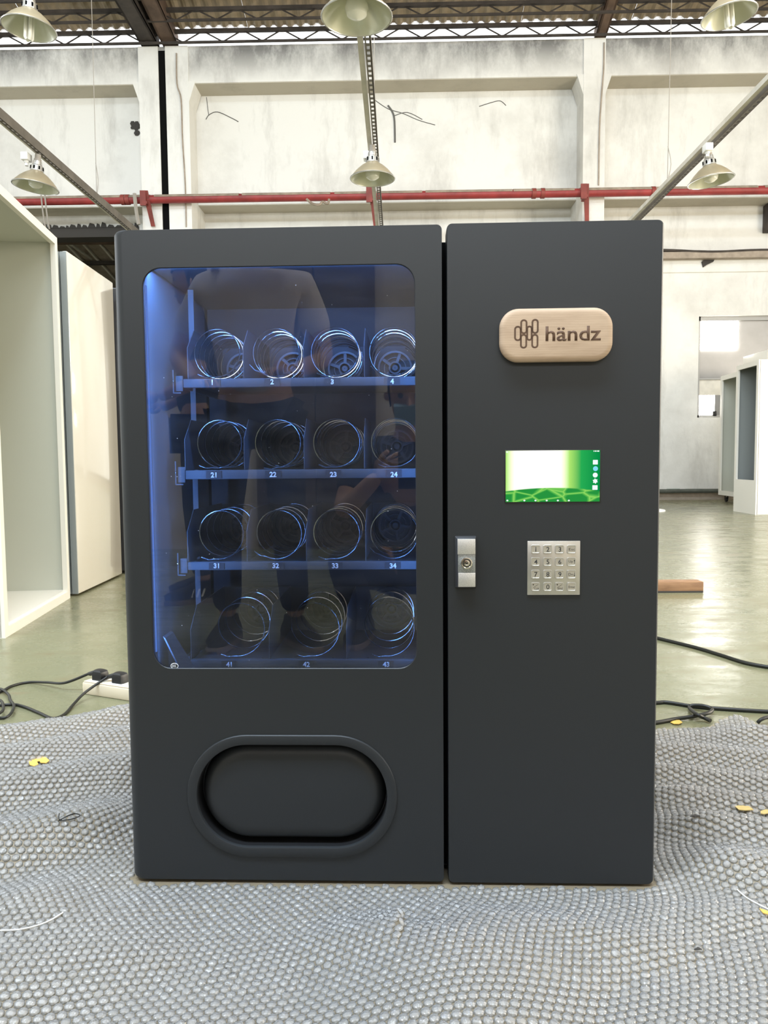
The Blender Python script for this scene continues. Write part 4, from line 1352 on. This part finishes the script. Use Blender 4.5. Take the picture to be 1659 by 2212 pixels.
ob('lock_cylinder', MB().lathe([(0.0092, -0.0118), (0.0092, -0.0150), (0.0078, -0.0152), (0.0072, -0.0128), (0.0050, -0.0128), (0.0048, -0.0148), (0.0030, -0.0150), (0.0026, -0.0132), (0.0012, -0.0132), (0.0010, -0.0150), (0.0001, -0.0150)], 28, (lc.x, 0, lc.z), 'Y'), 'chrome', lk, 40)

# ================================================================== BUBBLE WRAP
Mi = RM.transposed()
def wrap_h(X, Y):
    lx = (X - M_LOC.x) * RM[0][0] + (Y - M_LOC.y) * RM[1][0]
    ly = (X - M_LOC.x) * RM[0][1] + (Y - M_LOC.y) * RM[1][1]
    dx = np.maximum(np.maximum(-lx, lx - 0.87), 0)
    dy = np.maximum(np.maximum(-ly, ly - 0.56), 0)
    d = np.sqrt(dx * dx + dy * dy)
    k = np.clip((d - 0.015) / 0.16, 0, 1)
    k = k * k * (3 - 2 * k)
    front = 0.026 * np.sin(X * 8.0 + 1.6 * np.sin(Y * 3.0) + 0.5) + 0.008 * np.sin(X * 15 + Y * 5 + 2.0) + 0.007 * np.sin(Y * 13 - X * 3) + 0.010
    # long folds beside the machine
    ul = Y - 0.42 * X
    left = 0.036 * np.sin(ul * 12.0 + 0.8 * np.sin(X * 3) + 1.2) ** 2 + 0.012 * np.sin(ul * 7 + 1)
    ur = Y + 0.30 * X
    right = 0.024 * np.sin(ur * 22.0 + 0.9 * np.sin(X * 2.2) + 0.4) ** 2 + 0.012 * np.sin(ur * 8 + 2)
    side = np.where(X < 0, left, right) + 0.012
    t = np.clip((Y - 1.02) / 0.28, 0, 1)
    h = front * (1 - t) + side * t
    q = np.clip((back_edge(X) - Y) / 0.16, 0, 1)
    return 0.004 + np.maximum(h, 0.0) * k * (0.3 + 0.7 * q * q * (3 - 2 * q))
def back_edge(X):
    l = np.interp(X, [-2.5, -1.3, -1.06, -0.90, -0.79, -0.5, 0.5, 0.65, 0.81, 0.91, 0.96, 1.1, 2.5], [1.95, 1.98, 2.02, 2.09, 2.19, 2.2, 1.95, 1.95, 1.99, 2.06, 1.94, 1.92, 1.9])
    return l + 0.004 * np.sin(X * 23)
wr_o = thing('bubble_wrap', 'crumpled sheet of bubble wrap spread under the vending machine', 'bubble wrap', (0, 0, 0))
X0, X1, Y0 = -1.75, 1.75, 0.45
nx, ny = 220, 120
gx = np.linspace(X0, X1, nx)
tt = np.linspace(0, 1, ny)
XX, TT = np.meshgrid(gx, tt)
YY = Y0 + (back_edge(XX) - Y0) * TT
ZZ = wrap_h(XX, YY)
co = np.stack([XX, YY, ZZ], -1).reshape(-1, 3)
ii = np.arange((ny - 1) * nx).reshape(ny - 1, nx)[:, :-1].ravel()
fc = np.stack([ii, ii + 1, ii + nx + 1, ii + nx], 1)
me = bpy.data.meshes.new('base_film')
me.from_pydata(co.tolist(), [], fc.tolist())
me.shade_smooth()
me.materials.append(MATS['base_film'])
link('base_film', me, wr_o)
PB = 0.0145
ys = np.arange(Y0 - 0.3, 2.80, PB * 0.866)
pts = []
for j, y in enumerate(ys):
    xs = np.arange(X0 - 0.4 + (PB / 2 if j % 2 else 0), X1 + 0.4, PB)
    pts.append(np.stack([xs, np.full_like(xs, y)], 1))
pts = np.concatenate(pts)
# the film is creased, so the rows of bubbles wander
ca, sa = math.cos(0.25), math.sin(0.25)
pts = (pts - [0, 1.3]) @ np.array([[ca, sa], [-sa, ca]]) + [0, 1.3]
pts = pts + np.stack([0.010 * np.sin(pts[:, 1] * 11 + pts[:, 0] * 3) + 0.005 * np.sin(pts[:, 1] * 27), 0.009 * np.sin(pts[:, 0] * 9 - pts[:, 1] * 4)], 1)
rng = np.random.default_rng(3)
pts = pts[pts[:, 1] < back_edge(pts[:, 0]) - 0.006]
lx = (pts[:, 0] - M_LOC.x) * RM[0][0] + (pts[:, 1] - M_LOC.y) * RM[1][0]
ly = (pts[:, 0] - M_LOC.x) * RM[0][1] + (pts[:, 1] - M_LOC.y) * RM[1][1]
pts = pts[~((lx > -0.008) & (lx < 0.880) & (ly > -0.0078) & (ly < 0.575))]
# view wedge with a margin of one step to each side
pts = pts[np.abs(pts[:, 0]) < 0.52 * pts[:, 1] + 0.42]
pts = pts[pts[:, 1] > 0.60]
pts = pts[~((lx[:0].size > 0) & (pts[:, 1] < 0))]
hx = wrap_h(pts[:, 0], pts[:, 1])
e_ = 0.004
nxv = -(wrap_h(pts[:, 0] + e_, pts[:, 1]) - hx) / e_
nyv = -(wrap_h(pts[:, 0], pts[:, 1] + e_) - hx) / e_
nn = np.stack([nxv, nyv, np.ones_like(nxv)], 1)
nn /= np.linalg.norm(nn, axis=1, keepdims=True)
ax = np.stack([nn[:, 2], np.zeros(len(nn)), -nn[:, 0]], 1)
ax /= np.linalg.norm(ax, axis=1, keepdims=True)
ay = np.cross(nn, ax)
org = np.concatenate([pts, hx[:, None]], 1)
def dome(seg):
    v, f = [], []
    prof = [(0.0071, 0.0), (0.0067, 0.0027), (0.0048, 0.0043)]
    for r, h in prof:
        for k in range(seg):
            a = 2 * PI * k / seg
            v.append((r * math.cos(a), r * math.sin(a), h))
    v.append((0, 0, 0.0046))
    for i in range(2):
        for k in range(seg):
            f.append((i * seg + k, i * seg + (k + 1) % seg, (i + 1) * seg + (k + 1) % seg, (i + 1) * seg + k))
    for k in range(seg):
        f.append((2 * seg + k, 2 * seg + (k + 1) % seg, 3 * seg))
    return np.array(v), f
dv_, df_ = dome(8)
# the nearest bubbles in the picture are single parts
cxy = org - np.array(CAM)
dep = cxy @ np.array(FW)
pxl = 829.5 + F_PX * (cxy @ np.array(RT)) / dep
pyl = 1106 - F_PX * (cxy @ np.array(UP)) / dep
inside = (pxl > 8) & (pxl < 1651) & (pyl < 2205)
idx = np.where(inside)[0]
near = set(idx[np.argsort(dep[idx])[:300]].tolist())
bub = bpy.data.meshes.new('bubble')
bub.from_pydata(dv_.tolist(), [], df_)
bub.shade_smooth()
bub.materials.append(MATS['bubble_film'])
for i in near:
    o = link('bubble', bub, wr_o)
    a, b, c, p = ax[i], ay[i], nn[i], org[i]
    o.matrix_local = Matrix(((a[0], b[0], c[0], p[0]), (a[1], b[1], c[1], p[1]), (a[2], b[2], c[2], p[2]), (0, 0, 0, 1)))
rest = np.array([i for i in range(len(org)) if i not in near])
jit = rng.normal(0, 0.0006, (len(rest), len(dv_)))
V = org[rest][:, None, :] + dv_[None, :, 0:1] * ax[rest][:, None, :] + dv_[None, :, 1:2] * ay[rest][:, None, :] + (dv_[None, :, 2:3] * rng.uniform(0.75, 1.08, (len(rest), 1, 1)) + np.where(dv_[None, :, 2:3] > 0.002, jit[:, :, None], 0)) * nn[rest][:, None, :]
nb, nv = len(rest), len(dv_)
quads = np.array([q for q in df_ if len(q) == 4])
tris = np.array([q for q in df_ if len(q) == 3])
offs = (np.arange(nb) * nv)[:, None]
loops_q = (quads.ravel()[None, :] + offs)
loops_t = (tris.ravel()[None, :] + offs)
me = bpy.data.meshes.new('bubbles')
me.vertices.add(nb * nv)
me.vertices.foreach_set('co', V.astype(np.float32).ravel())
li = np.concatenate([loops_q.ravel(), loops_t.ravel()]).astype(np.int32)
me.loops.add(len(li))
me.loops.foreach_set('vertex_index', li)
nq, ntr = nb * len(quads), nb * len(tris)
me.polygons.add(nq + ntr)
ls = np.concatenate([np.arange(nq) * 4, nq * 4 + np.arange(ntr) * 3]).astype(np.int32)
me.polygons.foreach_set('loop_start', ls)
me.update(calc_edges=True)
me.shade_smooth()
me.materials.append(MATS['bubble_film'])
bo = link('bubbles', me, wr_o)
bo['kind'] = 'stuff'
def on_wrap(px, py, dz=0.0):
    p = PZ(px, py, 0.02)
    for _ in range(6):
        p = PZ(px, py, float(wrap_h(np.array([p.x]), np.array([p.y]))[0]) + 0.004 + dz)
    return p

# ================================================================== SMALL THINGS ON THE FLOOR
# timber offcut
t0, t1 = PZ(1400, 1281), PZ(1520, 1280)
hh = P(1519, 1257, t1.y).z
tw = thing('timber_block', 'rough brown timber offcut lying on the floor at the right', 'wood', (0, 0, 0))
ob('timber', MB().cbox((t0.x - 0.25, t1.y, 0.0), (t1.x, t1.y + 0.09, hh), 0.004), 'timber', tw)
ob('bark_strip', MB().box((t0.x - 0.25, t1.y - 0.003, 0.001), (t1.x - 0.003, t1.y, 0.009)), 'matte_dark', tw, None)

def cable(name, pxs, r, label, z=None, material='cable_black', wrap=False):
    pts = []
    for q in pxs:
        zz = (q[2] if len(q) > 2 else 0.0) + r
        p = PZ(q[0], q[1], zz)
        pts.append(p)
    return tag(ob(name, MB().tube(smooth_path(pts, 8), r, 8), material, None, 60), label, 'cable')
cable('floor_cable', [(1330, 1355), (1415, 1377), (1500, 1398), (1560, 1416), (1620, 1434), (1720, 1450)], 0.0065, 'black cable crossing the floor between timber and bubble wrap')
cable('floor_cable', [(1330, 1520), (1415, 1518), (1440, 1517), (1500, 1526), (1560, 1531), (1659, 1537), (1740, 1540)], 0.0055, 'long black cable beside the rear edge of the bubble wrap, right')
cable('floor_cable', [(1330, 1570), (1415, 1561), (1460, 1553), (1500, 1547, .004), (1530, 1540, .008), (1538, 1532, .008), (1520, 1525, .012), (1495, 1524, .008), (1490, 1530, .004), (1505, 1543, .014), (1520, 1550, .006), (1535, 1557, 0.003)], 0.0055, 'knotted black cable end beside the bubble wrap, right')
cable('floor_cable', [(1636, 1562), (1645, 1554, .01), (1665, 1549, .012), (1720, 1552)], 0.005, 'black cable bend at the right picture edge')
# power strip with two plugs
ps0 = PZ(173, 1490)
pA, pB_ = PZ(176, 1492, 0.03), PZ(264, 1513, 0.0)
psA = PZ(178, 1499)
psB = PZ(266, 1513)
dps = psB - psA
ps = thing('power_strip', 'cream power strip lying beside the vending machine', 'power strip', (psA.x, psA.y, 0), math.atan2(dps.y, dps.x))
Lp = 0.26
ob('strip_body', MB().cbox((0, 0, 0.0), (Lp, 0.065, 0.037), 0.004), 'beige_plastic', ps)
ob('strip_cover', MB().cbox((0.003, 0.003, 0.0372), (Lp - 0.003, 0.062, 0.041), 0.002), 'beige_plastic', ps)
for k in range(3):
    f = ob('socket_face', MB().cbox((0.02 + k * 0.075, 0.010, 0.0412), (0.075 + k * 0.075, 0.055, 0.0425), 0.0006), 'socket_white', ps)
    for dx_ in (-0.01, 0.0, 0.01):
        ob('socket_slot', MB().box((0.0475 + k * 0.075 + dx_ - 0.001, 0.025, 0.0426), (0.0475 + k * 0.075 + dx_ + 0.001, 0.034, 0.0429)), 'gap_black', f, None)
Rp = Matrix.Rotation(math.atan2(dps.y, dps.x), 3, 'Z')
def plug(cx, label, path, clabel):
    base = Vector((psA.x, psA.y, 0)) + Rp @ Vector((cx, 0.032, 0.043))
    pg = thing('power_plug', label, 'plug', base, math.atan2(dps.y, dps.x))
    prof = [(-0.018, -0.017), (0.018, -0.017), (0.022, -0.008), (0.022, 0.012), (0.012, 0.020), (-0.012, 0.020), (-0.022, 0.010), (-0.022, -0.008)]
    b = MB().loft([[(x_, y_, 0.0) for x_, y_ in prof], [(x_, y_, 0.018) for x_, y_ in prof], [(x_ * 0.9, y_ * 0.9, 0.026) for x_, y_ in prof], [(x_ * 0.6 - 0.004, y_ * 0.6, 0.030) for x_, y_ in prof]], True, True)
    ob('plug_body', b, 'black_plastic', pg, 30)
    ob('strain_relief', MB().tube([(-0.016, 0, 0.018), (-0.028, 0, 0.0165), (-0.0281, 0, 0.0165), (-0.034, 0, 0.015), (-0.0341, 0, 0.015), (-0.042, 0, 0.013), (-0.052, 0, 0.011)], [0.009, 0.0085, 0.0068, 0.0078, 0.006, 0.007, 0.0045], 10), 'black_rubber', pg)
    start = base + Rp @ Vector((-0.05, 0, 0.0115))
    pts = [start] + [PZ(q[0], q[1], (q[2] if len(q) > 2 else 0) + 0.0045) for q in path]
    pts = [Rp.transposed() @ (p - base) for p in pts]
    ob('power_cord', MB().tube(smooth_path(pts, 8), 0.0042, 8), 'cable_black', pg, 60)['label'] = clabel
plug(0.045, 'black plug in the left socket of the power strip', [(140, 1475, .02), (100, 1474, .008), (60, 1474), (25, 1482), (0, 1495), (-60, 1515)], 'black cord running from the left plug to the picture edge')
plug(0.125, 'black plug in the right socket of the power strip', [(185, 1495, .02), (160, 1520, .004), (140, 1542), (115, 1552), (85, 1540), (50, 1526), (20, 1522), (-60, 1530)], 'black cord sagging from the right plug to the picture edge')
cable('cord_coil', [(-30, 1490), (0, 1488, .004), (18, 1500, .006), (22, 1512, .008), (30, 1525, .01), (20, 1545, .004), (0, 1551), (-30, 1540), (-25, 1515, .012), (0, 1513, .012), (7, 1525, .014), (4, 1537, .012), (-15, 1545, .01), (-40, 1535)], 0.0042, 'grey black coil of spare cord at the left picture edge')

# yellow scraps
def scrap(pxs, label, material='scrap_yellow', floor=False, lift=0.003):
    c = np.mean(np.array(pxs, float), 0)
    base = PZ(c[0], c[1], 0.003) if floor else on_wrap(c[0], c[1], lift)
    poly = []
    for (x_, y_) in pxs:
        p = PZ(x_, y_, base.z)
        poly.append((p.x, p.y, base.z + 0.0012 * math.sin((x_ - c[0]) * 0.12)))
    return tag(ob('paper_scrap', MB().prism(poly, (0, 0, 0.0015)), material, None, None), label, 'scrap')
scrap([(62, 1644), (68, 1637), (82, 1635), (98, 1637), (107, 1644), (100, 1650), (88, 1649), (85, 1645), (80, 1646), (83, 1652), (74, 1655), (64, 1652)], 'orange yellow curled scrap on the bubble wrap at the left')
scrap([(1448, 1560), (1458, 1556), (1468, 1557), (1474, 1562), (1466, 1565), (1456, 1564)], 'small yellow scrap on the floor beside the knotted cable', 'scrap_yellow', True)
scrap([(1586, 1741), (1600, 1740), (1618, 1744), (1628, 1751), (1610, 1752), (1596, 1749)], 'pale yellow scrap on the right bubble wrap, left of two', 'scrap_pale')
scrap([(1643, 1752), (1652, 1750), (1662, 1751), (1668, 1757), (1650, 1759), (1643, 1757)], 'pale yellow scrap at the right picture edge', 'scrap_pale')
scrap([(1640, 1962), (1655, 1968), (1668, 1975), (1665, 1979), (1648, 1972)], 'small orange scrap at the lower right picture edge')
def wrap_line(pxs, r, name, label, material, cat):
    pts = [on_wrap(q[0], q[1], (q[2] if len(q) > 2 else 0) + r) for q in pxs]
    return tag(ob(name, MB().tube(smooth_path(pts, 6), r, 6), material, None, 60), label, cat)
wrap_line([(128, 1757, .006), (127, 1768, .003), (133, 1772), (150, 1770), (168, 1765), (172, 1760, .002), (160, 1758, .002), (145, 1763, .003), (125, 1774)], 0.0011, 'wire_twist', 'thin dark twist of wire on the left bubble wrap', 'cable_black', 'wire')
wrap_line([(-40, 2012), (0, 2010), (40, 2008), (80, 1999), (110, 1987), (136, 1971)], 0.0011, 'plastic_strap', 'white plastic strip on the bubble wrap at the lower left', 'white_plastic', 'strip')
wrap_line([(1592, 1921), (1610, 1937), (1632, 1950), (1665, 1966), (1690, 1975)], 0.0011, 'plastic_strap', 'white plastic strip on the bubble wrap at the lower right', 'white_plastic', 'strip')
def fleck(px, py, label, w):
    p = on_wrap(px, py, 0.002)
    tag(ob('dark_fleck', MB().prism([(p.x - w, p.y, p.z), (p.x - w * .2, p.y - w * .35, p.z + .001), (p.x + w, p.y + w * .1, p.z), (p.x + w * .1, p.y + w * .4, p.z + .002)], (0, 0, 0.0012)), 'matte_dark', None, None), label, 'debris')
fleck(237, 1593, 'dark fleck of debris on the bubble wrap left of the vending machine', 0.006)
fleck(1502, 1764, 'dark fleck of debris on the bubble wrap right of the vending machine', 0.010)
fleck(1508, 2052, 'grey fleck of debris on the bubble wrap at the lower right', 0.006)

# ================================================================== PEOPLE (seen mirrored in the machine's glass)
def skin(name, chains, material, parent, sub=2):
    verts, edges, rad = [], [], []
    key = {}
    def vid(p, r):
        k = tuple(round(c, 4) for c in p)
        if k not in key:
            key[k] = len(verts)
            verts.append(p)
            rad.append(r)
        return key[k]
    for ch in chains:
        ids = [vid(tuple(p), r) for p, r in ch]
        edges += [(ids[i], ids[i + 1]) for i in range(len(ids) - 1) if ids[i] != ids[i + 1]]
    me = bpy.data.meshes.new(name)
    me.from_pydata(verts, edges, [])
    me.materials.append(MATS[material])
    o = link(name, me, parent)
    o.modifiers.new('skin', 'SKIN').use_smooth_shade = True
    for i, sv in enumerate(me.skin_vertices[0].data):
        r = rad[i]
        sv.radius = r if isinstance(r, tuple) else (r, r)
        sv.use_root = (i == 0)
    sb_ = o.modifiers.new('subdivision', 'SUBSURF')
    sb_.levels = 1
    sb_.render_levels = sub
    return o
def head(parent, c, face, hair=True, mask=False):
    """c centre of head, face = unit vector the face looks to"""
    f = Vector(face).normalized()
    rt_ = f.cross(Vector((0, 0, 1))).normalized()
    up_ = rt_.cross(f)
    mtx = Matrix(((rt_.x, f.x, up_.x, c[0]), (rt_.y, f.y, up_.y, c[1]), (rt_.z, f.z, up_.z, c[2]), (0, 0, 0, 1)))
    prof = [(0.001, -0.115), (0.03, -0.112), (0.05, -0.095), (0.062, -0.06), (0.070, -0.01), (0.074, 0.04), (0.066, 0.08), (0.042, 0.108), (0.001, 0.118)]
    mb = MB()
    seg = 20
    v, fs = [], []
    for r, h in prof:
        for k in range(seg):
            a = 2 * PI * k / seg
            x_, y_ = r * math.cos(a), r * math.sin(a) * (1.22 if math.sin(a) < 0 else 1.12)
            v.append((x_, y_, h))
    for i in range(len(prof) - 1):
        for k in range(seg):
            fs.append((i * seg + k, i * seg + (k + 1) % seg, (i + 1) * seg + (k + 1) % seg, (i + 1) * seg + k))
    mb.add(v, fs)
    mb.add([(0, 0.078, 0.012), (-0.016, 0.076, -0.028), (0.016, 0.076, -0.028), (0, 0.104, -0.022)], [(0, 1, 3), (0, 3, 2), (1, 2, 3), (0, 2, 1)])
    for s2 in (-1, 1):
        mb.lathe([(0.001, -0.006), (0.018, -0.004), (0.02, 0.004), (0.001, 0.008)], 10, (s2 * 0.075, -0.005, -0.005), 'Y')
    h_ = ob('head', mb, 'skin', parent, 60)
    h_.matrix_local = mtx
    for s2 in (-1, 1):
        ob('eye', MB().lathe([(0.001, 0.0), (0.011, 0.001), (0.009, 0.005), (0.001, 0.007)], 10, (s2 * 0.030, 0.073, 0.012), 'Y'), 'hair', h_)
    ob('mouth', MB().cbox((-0.022, 0.066, -0.066), (0.022, 0.073, -0.058), 0.002), 'door_brown', h_)
    if mask:
        ob('face_mask', MB().prism([(-0.055, 0.062, -0.02), (0.055, 0.062, -0.02), (0.05, 0.062, -0.09), (-0.05, 0.062, -0.09)], (0, 0.05, 0)), 'mask_blue', h_, None)
    hv = MB()
    lv, lf = [], []
    pr = [(0.071, -0.05), (0.078, 0.0), (0.081, 0.045), (0.073, 0.09), (0.046, 0.118), (0.001, 0.128)]
    for i, (r, h) in enumerate(pr):
        for k in range(seg):
            a = 2 * PI * k / seg
            fr_ = math.sin(a) > 0.15
            hh_ = max(h, 0.055) if fr_ else h
            lv.append((r * math.cos(a), r * math.sin(a) * (1.22 if math.sin(a) < 0 else 1.13), hh_))
    for i in range(len(pr) - 1):
        for k in range(seg):
            lf.append((i * seg + k, i * seg + (k + 1) % seg, (i + 1) * seg + (k + 1) % seg, (i + 1) * seg + k))
    hv.add(lv, lf)
    ob('hair', hv, 'hair', h_, 60)
def shoe(parent, p, d, stripes=False):
    d = Vector((d[0], d[1], 0)).normalized()
    mtx = Matrix(((d.y, d.x, 0, p[0]), (-d.x, d.y, 0, p[1]), (0, 0, 1, p[2]), (0, 0, 0, 1)))
    def ring(s2, z, top=0):
        base = [(-0.030, -0.08), (-0.036, -0.02), (-0.042, 0.08), (-0.038, 0.14), (-0.018, 0.175), (0.018, 0.175), (0.038, 0.14), (0.042, 0.08), (0.036, -0.02), (0.030, -0.08)]
        return [(x_ * s2, y_ * s2 - top * (y_ + 0.08) * 0.5, z) for x_, y_ in base]
    s_o = ob('shoe', MB().loft([ring(1.0, 0.022), ring(1.02, 0.045), ring(0.92, 0.068, 0.25), ring(0.8, 0.085, 0.55), ring(0.75, 0.11, 0.9)], True, True), 'shoe_black', parent, 60)
    s_o.matrix_local = mtx
    ob('sole', MB().loft([ring(1.02, 0.0), ring(1.06, 0.012), ring(1.03, 0.024)], True, True), 'sole_pale', s_o)
    if stripes:
        for k in range(3):
            for s2 in (-1, 1):
                ob('stripe', MB().bar((s2 * 0.0405, 0.0 + k * 0.025, 0.035), (s2 * 0.034, -0.015 + k * 0.025, 0.075), 0.004, 0.009), 'label_white', s_o, None)
def hand(parent, wrist, dirv, palm, curl=0.35):
    """relaxed hand: palm and five separate fingers"""
    d = Vector(dirv).normalized()
    n = Vector(palm).normalized()
    s2 = d.cross(n).normalized()
    n = s2.cross(d).normalized()
    w = Vector(wrist)
    base = w + d * 0.085
    fins = []
    spec = [(-0.030, 0.066, 0.0085), (-0.010, 0.078, 0.009), (0.010, 0.074, 0.0088), (0.029, 0.058, 0.0078)]
    ch = [[(w, (0.022, 0.026)), (w + d * 0.045, (0.016, 0.036)), (base, (0.012, 0.036))]]
    o = skin('hand', ch, 'skin', parent, 2)
    for (sx, L, r) in spec:
        p = base + s2 * sx - d * 0.01
        c1 = p + (d * math.cos(curl) + n * math.sin(curl)) * (L * 0.45)
        c2 = c1 + (d * math.cos(curl * 2.2) + n * math.sin(curl * 2.2)) * (L * 0.32)
        c3 = c2 + (d * math.cos(curl * 3.2) + n * math.sin(curl * 3.2)) * (L * 0.28)
        skin('finger', [[(p, r), (c1, r * 0.95), (c2, r * 0.9), (c3, r * 0.75)]], 'skin', o, 1)
    p = w + d * 0.03 - s2 * 0.026
    c1 = p - s2 * 0.025 + d * 0.025 + n * 0.012
    c2 = c1 + d * 0.032 + n * 0.012 - s2 * 0.004
    skin('thumb', [[(p, 0.012), (c1, 0.011), (c2, 0.0085)]], 'skin', o, 1)
V3 = Vector
def person(label, pos, rotz, shirt, pants, joints, facing, shoes, hands, mask=False, stripes=False):
    t = thing('person', label, 'person', pos, rotz)
    J = {k: V3(v) for k, v in joints.items()}
    body = [[(J['pelvis'], (0.13, 0.10)), (J['waist'], (0.12, 0.095)), (J['chest'], (0.15, 0.105)), (J['neck0'], 0.075), (J['neck'], 0.052), (J['head'], 0.06)]]
    for s2 in ('l', 'r'):
        body.append([(J['chest'], (0.15, 0.105)), (J['sh' + s2], 0.060), (J['el' + s2], 0.042), (J['wr' + s2], 0.029)])
        body.append([(J['pelvis'], (0.13, 0.10)), (J['hip' + s2], 0.085), (J['kn' + s2], 0.056), (J['an' + s2], 0.038)])
    skin('body', body, 'skin', t)
    ex = 1.10
    top = [[(J['pelvis'] + (J['waist'] - J['pelvis']) * 0.1, (0.155, 0.122)), (J['waist'], (0.142, 0.115)), (J['chest'], (0.172, 0.126)), (J['neck0'], 0.083)]]
    leg = []
    for s2 in ('l', 'r'):
        a, b = J['sh' + s2], J['el' + s2]
        top.append([(J['chest'], (0.172, 0.126)), (a, 0.074), (a + (b - a) * 0.75, 0.062)])
        k, an = J['kn' + s2], J['an' + s2]
        leg.append([(J['pelvis'], (0.145, 0.112)), (J['hip' + s2], 0.100), (k, 0.073), (k + (an - k) * 0.5, 0.066), (k + (an - k) * 0.94, 0.058)])
    skin('shirt', top, shirt, t)
    skin('trousers', leg, pants, t)
    head(t, J['head'] + V3((0, 0, 0.06)), facing, True, mask)
    for s2 in ('l', 'r'):
        shoe(t, shoes[s2][0], shoes[s2][1], stripes)
        hand(t, J['wr' + s2], hands[s2][0], hands[s2][1], hands[s2][2])
    return t
st_j = dict(pelvis=(0, 0, 0.92), waist=(0, 0.0, 1.05), chest=(0, 0.0, 1.27), neck0=(0, 0, 1.42), neck=(0, 0.01, 1.48), head=(0, 0.03, 1.56),
            shl=(-0.19, 0, 1.37), ell=(-0.30, 0.0, 1.11), wrl=(-0.19, 0.18, 1.0), shr=(0.19, 0, 1.37), elr=(0.27, 0.02, 1.10), wrr=(0.17, 0.20, 1.03),
            hipl=(-0.10, 0, 0.86), knl=(-0.13, 0.02, 0.48), anl=(-0.13, -0.01, 0.10), hipr=(0.10, 0, 0.86), knr=(0.12, 0.03, 0.48), anr=(0.14, 0.0, 0.10))
pos = mworld((-0.115, -1.70, -0.012))
person('standing person in a beige T-shirt and black trousers, mirrored in the glass', (pos.x, pos.y, 0), MACH_ROT, 'shirt_beige', 'trousers_black', st_j, (0, 1, -0.25),
       {'l': ((-0.13, -0.01, 0), (-0.1, 1)), 'r': ((0.14, 0.0, 0), (0.7, 1))}, {'l': ((0.6, 0.7, 0.1), (0, 0, -1), 0.35), 'r': ((-0.6, 0.7, 0.1), (0, 0, -1), 0.35)})
pos2 = mworld((-0.62, -2.72, -0.012))
person('second standing person in dark clothes and striped trainers, mirrored in the glass', (pos2.x, pos2.y, 0), math.radians(70), 'shirt_navy', 'trousers_black', st_j, (0, 1, 0),
       {'l': ((-0.13, -0.01, 0), (0, 1)), 'r': ((0.14, 0.02, 0), (0.1, 1))}, {'l': ((0.5, 0.7, 0.0), (0, 0, -1), 0.3), 'r': ((-0.5, 0.7, 0.0), (0, 0, -1), 0.3)}, stripes=True)
# crouching photographer behind the phone
cr_j = dict(pelvis=(0, -0.58, 0.30), waist=(0, -0.53, 0.42), chest=(0, -0.45, 0.64), neck0=(0, -0.40, 0.79), neck=(0, -0.37, 0.84), head=(0, -0.33, 0.90),
            shl=(-0.18, -0.43, 0.74), ell=(-0.25, -0.25, 0.52), wrl=(-0.11, -0.10, 0.66), shr=(0.18, -0.43, 0.74), elr=(0.24, -0.24, 0.53), wrr=(0.11, -0.10, 0.66),
            hipl=(-0.10, -0.53, 0.28), knl=(-0.24, -0.14, 0.36), anl=(-0.19, -0.44, 0.09), hipr=(0.10, -0.53, 0.28), knr=(0.27, -0.12, 0.40), anr=(0.20, -0.42, 0.09))
person('crouching photographer in black clothes with a face mask, mirrored in the glass', (0.0, -0.07, 0), MACH_ROT, 'shirt_black', 'trousers_black', cr_j, (0, 1, -0.3),
       {'l': ((-0.19, -0.44, 0), (-0.2, 1)), 'r': ((0.20, -0.42, 0), (0.2, 1))}, {'l': ((0.55, 0.6, 0.35), (0.6, -0.6, 0.3), 0.55), 'r': ((-0.55, 0.6, 0.35), (-0.6, -0.6, 0.3), 0.55)}, mask=True)
tag(ob('smartphone', MB().cbox((-0.036, -0.034, 0.62), (0.036, -0.026, 0.775), 0.003), 'black_plastic'), 'black smartphone held by the crouching photographer', 'phone')
